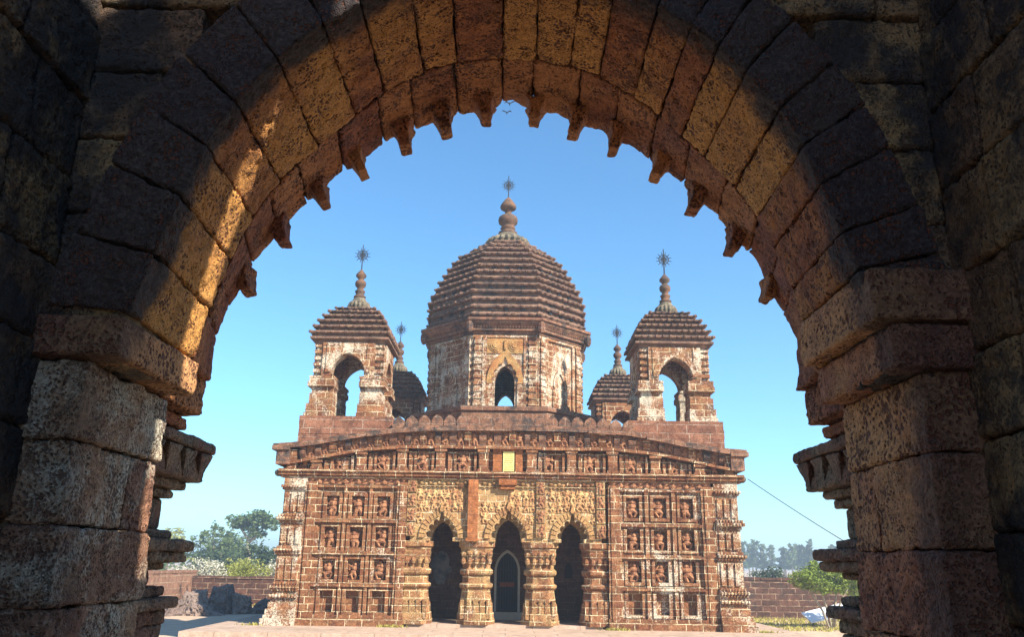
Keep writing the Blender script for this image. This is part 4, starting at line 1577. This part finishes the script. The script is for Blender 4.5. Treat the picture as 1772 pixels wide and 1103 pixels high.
def leaves(m, blobs, n, size, seed, up=0.3):
    r = random.Random(seed)
    tot = sum(b[3] * b[4] * b[5] for b in blobs)
    for (cx, cy, cz, rx, ry, rz) in blobs:
        k = int(n * rx * ry * rz / tot) + 1
        sub = [(r.gauss(0, .5), r.gauss(0, .5), r.gauss(0, .5)) for _ in range(max(4, k // 22))]
        for _ in range(k):
            if r.random() < .75:
                s = r.choice(sub)
                v = Vector((s[0] + r.gauss(0, .16), s[1] + r.gauss(0, .16), s[2] + r.gauss(0, .16)))
            else:
                v = Vector((r.gauss(0, 1), r.gauss(0, 1), r.gauss(0, 1)))
                v = v.normalized() * r.uniform(.5, 1.02)
            if v.length > 1.15:
                v = v.normalized() * r.uniform(.8, 1.12)
            p = Vector((cx + v.x * rx, cy + v.y * ry, cz + v.z * rz))
            a = Vector((r.gauss(0, 1), r.gauss(0, 1), r.gauss(0, 1) * .6)).normalized()
            b = a.cross(Vector((r.gauss(0, 1), r.gauss(0, 1), r.gauss(0, 1)))).normalized()
            s = size * r.uniform(.6, 1.3)
            m.add([tuple(p - a * s), tuple(p - b * s * .45), tuple(p + a * s), tuple(p + b * s * .45)], [(0, 1, 2, 3)], min(1, max(0, r.gauss(.5, .25))))


def tree(name, label, group, x, y, trunk, blobs, n, size, lm, bark, cat='tree', z0=-.6):
    root = thing(name, (x, y, z0), label, cat, group)
    m = MB()
    for pts, rad in trunk:
        m.limb(pts, rad, 7)
    m.build('trunk', bark, root, True)
    m = MB()
    leaves(m, blobs, n, size, int(x * 13 + y * 7) & 0xffff)
    m.build('crown', lm, root)
    return root


# small green tree beside the right boundary wall
tx, ty = 12.75, 34.6
tr = []
for (a, b, c, d) in ((-.05, -.55, -1.0, .15), (.02, -.25, -.35, -.1), (.08, .35, .55, .1), (.1, .5, 1.0, -.2), (0, -.1, .2, .3)):
    tr.append(([(tx + a, ty, -.62), (tx + a + b * .35, ty + d * .4, .05), (tx + b, ty + d, .6), (tx + (b + c) / 2, ty + d * 1.5, 1.0), (tx + c, ty + d * 2, 1.4)], [.05, .042, .034, .022, .01]))
tree('small_tree', 'small bright green tree with forked pale stems in front of the right wall', None, tx, ty, tr,
     [(tx - .85, ty, 1.25, .62, .7, .38), (tx - .1, ty + .2, 1.55, .75, .7, .42), (tx + .65, ty, 1.3, .7, .7, .42), (tx - .3, ty - .4, 1.0, .6, .5, .3), (tx + 1.1, ty, .95, .5, .6, .35), (tx + .2, ty - .3, .95, .5, .4, .25)], 8000, .058, L_fresh, M_palebark, z0=-.6)

# big tree and its neighbours beyond the left wall
bx, by = -27.2, 90
tree('broad_tree', 'tall spreading tree with a bare pale trunk rising above the left thicket', 'trees beyond the left wall', bx, by,
     [([(bx, by, -.6), (bx + .1, by, 2), (bx - .1, by, 3.6), (bx + .3, by, 5)], [.32, .27, .22, .12]), ([(bx, by, 3.4), (bx + 1.2, by, 4.6), (bx + 1.7, by, 5.6)], [.16, .1, .05]), ([(bx, by, 3.6), (bx - 1.0, by, 4.8), (bx - 1.4, by, 5.4)], [.14, .1, .05])],
     [(bx - 1.2, by, 5.6, 1.3, 1.3, .75), (bx + .6, by, 5.9, 1.6, 1.4, .8), (bx + 2.0, by, 5.4, 1.3, 1.2, .7), (bx + .2, by, 4.9, 1.1, 1, .5), (bx + .9, by, 4.3, .9, .9, .5)], 2600, .2, L_mid, M_palebark)
LT = [('broad_tree', 'rounded green tree behind the thicket close to the temple wall', -23.6, 92, 4.2, 2.6, 1400, L_mid), ('broad_tree', 'low round tree between the tall tree and the temple corner', -21.8, 85, 3.1, 2.2, 1200, L_mid),
      ('broad_tree', 'faint dull green tree left of the tall spreading tree', -31.5, 100, 4.0, 3.0, 1300, L_dark), ('broad_tree', 'pale feathery tree poking up at the far left edge', -41.5, 105, 5.6, 2.4, 1100, L_yellow),
      ('broad_tree', 'narrow feathery tree second from the far left edge', -37.3, 108, 5.8, 1.3, 800, L_mid), ('broad_tree', 'narrow feathery tree third from the far left edge', -35.2, 108, 5.9, 1.1, 800, L_mid),
      ('broad_tree', 'dark bush-like tree low in the left thicket', -20.6, 76, 3.0, 2.4, 1800, L_dark), ('broad_tree', 'grey green bushy tree in the middle of the left thicket', -26.0, 78, 3.0, 3.2, 2200, L_dark),
      ('broad_tree', 'wide bushy tree low at the left end of the thicket', -33.5, 84, 3.4, 4.2, 2600, L_mid),
      ('broad_tree', 'dull green bushy tree between the tall tree trunk and the banana plants', -29.5, 86, 4.2, 3.4, 2200, L_mid), ('broad_tree', 'hazy tree mass behind the tall spreading tree', -25.0, 112, 6.0, 4.6, 2200, L_mid),
      ('broad_tree', 'hazy tree mass at the far left behind the thicket', -38.0, 118, 5.2, 5.0, 2200, L_dark), ('broad_tree', 'hazy low tree behind the temple corner', -20.5, 100, 4.6, 3.0, 1600, L_mid)]
for nm, lb, x, y, h, r, n, lm in LT:
    b = []
    rr2 = random.Random(int(x * 10))
    for k in range(6):
        b.append((x + rr2.uniform(-.6, .6) * r, y + rr2.uniform(-.4, .4) * r, h - r * .5 + rr2.uniform(-.9, .5) * r * .55, r * rr2.uniform(.4, .6), r * .5, r * rr2.uniform(.28, .42)))
    if r < 1.5:
        b = [(x + rr2.uniform(-.3, .3), y, 1 + (h - 1) * k / 6, r * (.8 - .09 * k), r * .6, .7) for k in range(7)]
    tree(nm, lb, 'trees beyond the left wall', x, y, [([(x, y, -.6), (x + .1, y, h * .4), (x, y, h * .8)], [.2, .14, .06])], b, n, .2, lm, M_bark)

# banana clump fronds in the thicket
for i, (x, y, lb) in enumerate([(-28.8, 80, 'banana plant with arching fronds left in the thicket'), (-25.6, 81, 'banana plant with arching fronds below the tall tree trunk')]):
    root = thing('banana_plant', (x, y, -.6), lb, 'plant', 'banana plants in the thicket')
    m = MB()
    m.limb([(x, y, -.6), (x, y, 1.6)], [.14, .1], 7)
    m.build('stem', M_bark, root)
    m = MB()
    for k in range(11):
        a = k * 2.399
        dx, dy = math.cos(a), math.sin(a)
        for q in range(5):
            t0, t1 = q / 5, (q + 1) / 5
            def pt(t, s):
                w = .22 * math.sin(math.pi * min(1, t * .95 + .05))
                return (x + dx * 1.5 * t - dy * w * s, y + dy * 1.5 * t + dx * w * s, 1.5 + 1.3 * t - 1.5 * t * t)
            m.add([pt(t0, -1), pt(t0, 1), pt(t1, 1), pt(t1, -1)], [(0, 1, 2, 3)], rng.random())
    m.build('fronds', L_yellow, root)

# pale flowering bushes just over the left wall
FB = [(-17.6, 50, 1.9, L_white, 'white flowering bush at the left end of the row over the wall'), (-16.0, 51, 1.5, L_yellow, 'yellow green bush beside the left end of the flowering row'), (-14.6, 49, 1.6, L_yellow, 'largest yellow green bush over the left wall'),
      (-13.2, 50, 1.5, L_white, 'white speckled bush right of the largest yellow green bush'), (-11.7, 50, 1.4, L_white, 'white flowering bush close to the temple corner'), (-10.4, 51, 1.3, L_white, 'white flowering bush half hidden by the temple corner'), (-12.4, 54, 1.7, L_dark, 'dark bush behind the white flowers near the temple')]
for i, (x, y, r, lm, lb) in enumerate(FB):
    tree('flowering_bush', lb, 'bushes over the left boundary wall', x, y, [([(x, y, -.6), (x + .1, y, .3)], [.06, .03])],
         [(x - .5 * r * .6, y, .7, r * .6, r * .5, .7), (x + .5 * r * .6, y, .8, r * .6, r * .5, .75), (x, y + .3, 1.2, r * .55, r * .5, .6)], 2200, .075, lm, M_bark, 'bush')

# hazy eucalyptus rows to the right
EU = []
for k in range(40):
    x = 44 + k * .95 + rng.uniform(-.6, .6)
    y = 190 + rng.uniform(-12, 24)
    h = rng.uniform(6.2, 8.4) * (1 if k < 14 else .88)
    lm = L_mid if rng.random() < .6 else L_dark
    w = rng.uniform(1.3, 2.1)
    b = [(x + rng.uniform(-.5, .5), y, h * (.3 + .13 * q), w * (1.0 - .12 * q) * rng.uniform(.7, 1.1), w * .8, h * .10) for q in range(6)]
    tree('eucalyptus', 'slender grey green tree in the hazy row beyond the right wall', 'hazy row of slender trees on the right', x, y,
         [([(x, y, -.6), (x + rng.uniform(-.3, .3), y, h * .5), (x, y, h * .9)], [.2, .15, .05])], b, 520, .42, lm, M_palebark)
tree('round_bush', 'dark round bush on the field just over the right wall', None, 18.2, 60, [([(18.2, 60, -.6), (18.2, 60, .4)], [.08, .04])], [(17.3, 60, .8, .9, .7, .7), (18.3, 60, 1.0, .9, .7, .8), (19.2, 60, .7, .7, .6, .6)], 2400, .1, L_dark, M_bark, 'bush')

# ------------------------------------------------------------------ haze
HAZE = 0.0021
if HAZE:
    m = MB()
    m.box(-950, 950, -950, 950, -1.7, 19.0)
    hz = bpy.data.materials.new('haze_air')
    hz.use_nodes = True
    t = hz.node_tree
    t.nodes.remove(t.nodes['Principled BSDF'])
    pv = t.nodes.new('ShaderNodeVolumePrincipled')
    pv.inputs['Color'].default_value = (.75, .87, 1.0, 1)
    pv.inputs['Density'].default_value = HAZE
    pv.inputs['Anisotropy'].default_value = 0.2
    t.links.new(pv.outputs[0], t.nodes['Material Output'].inputs['Volume'])
    tag(m.build('haze', hz), kind='stuff')
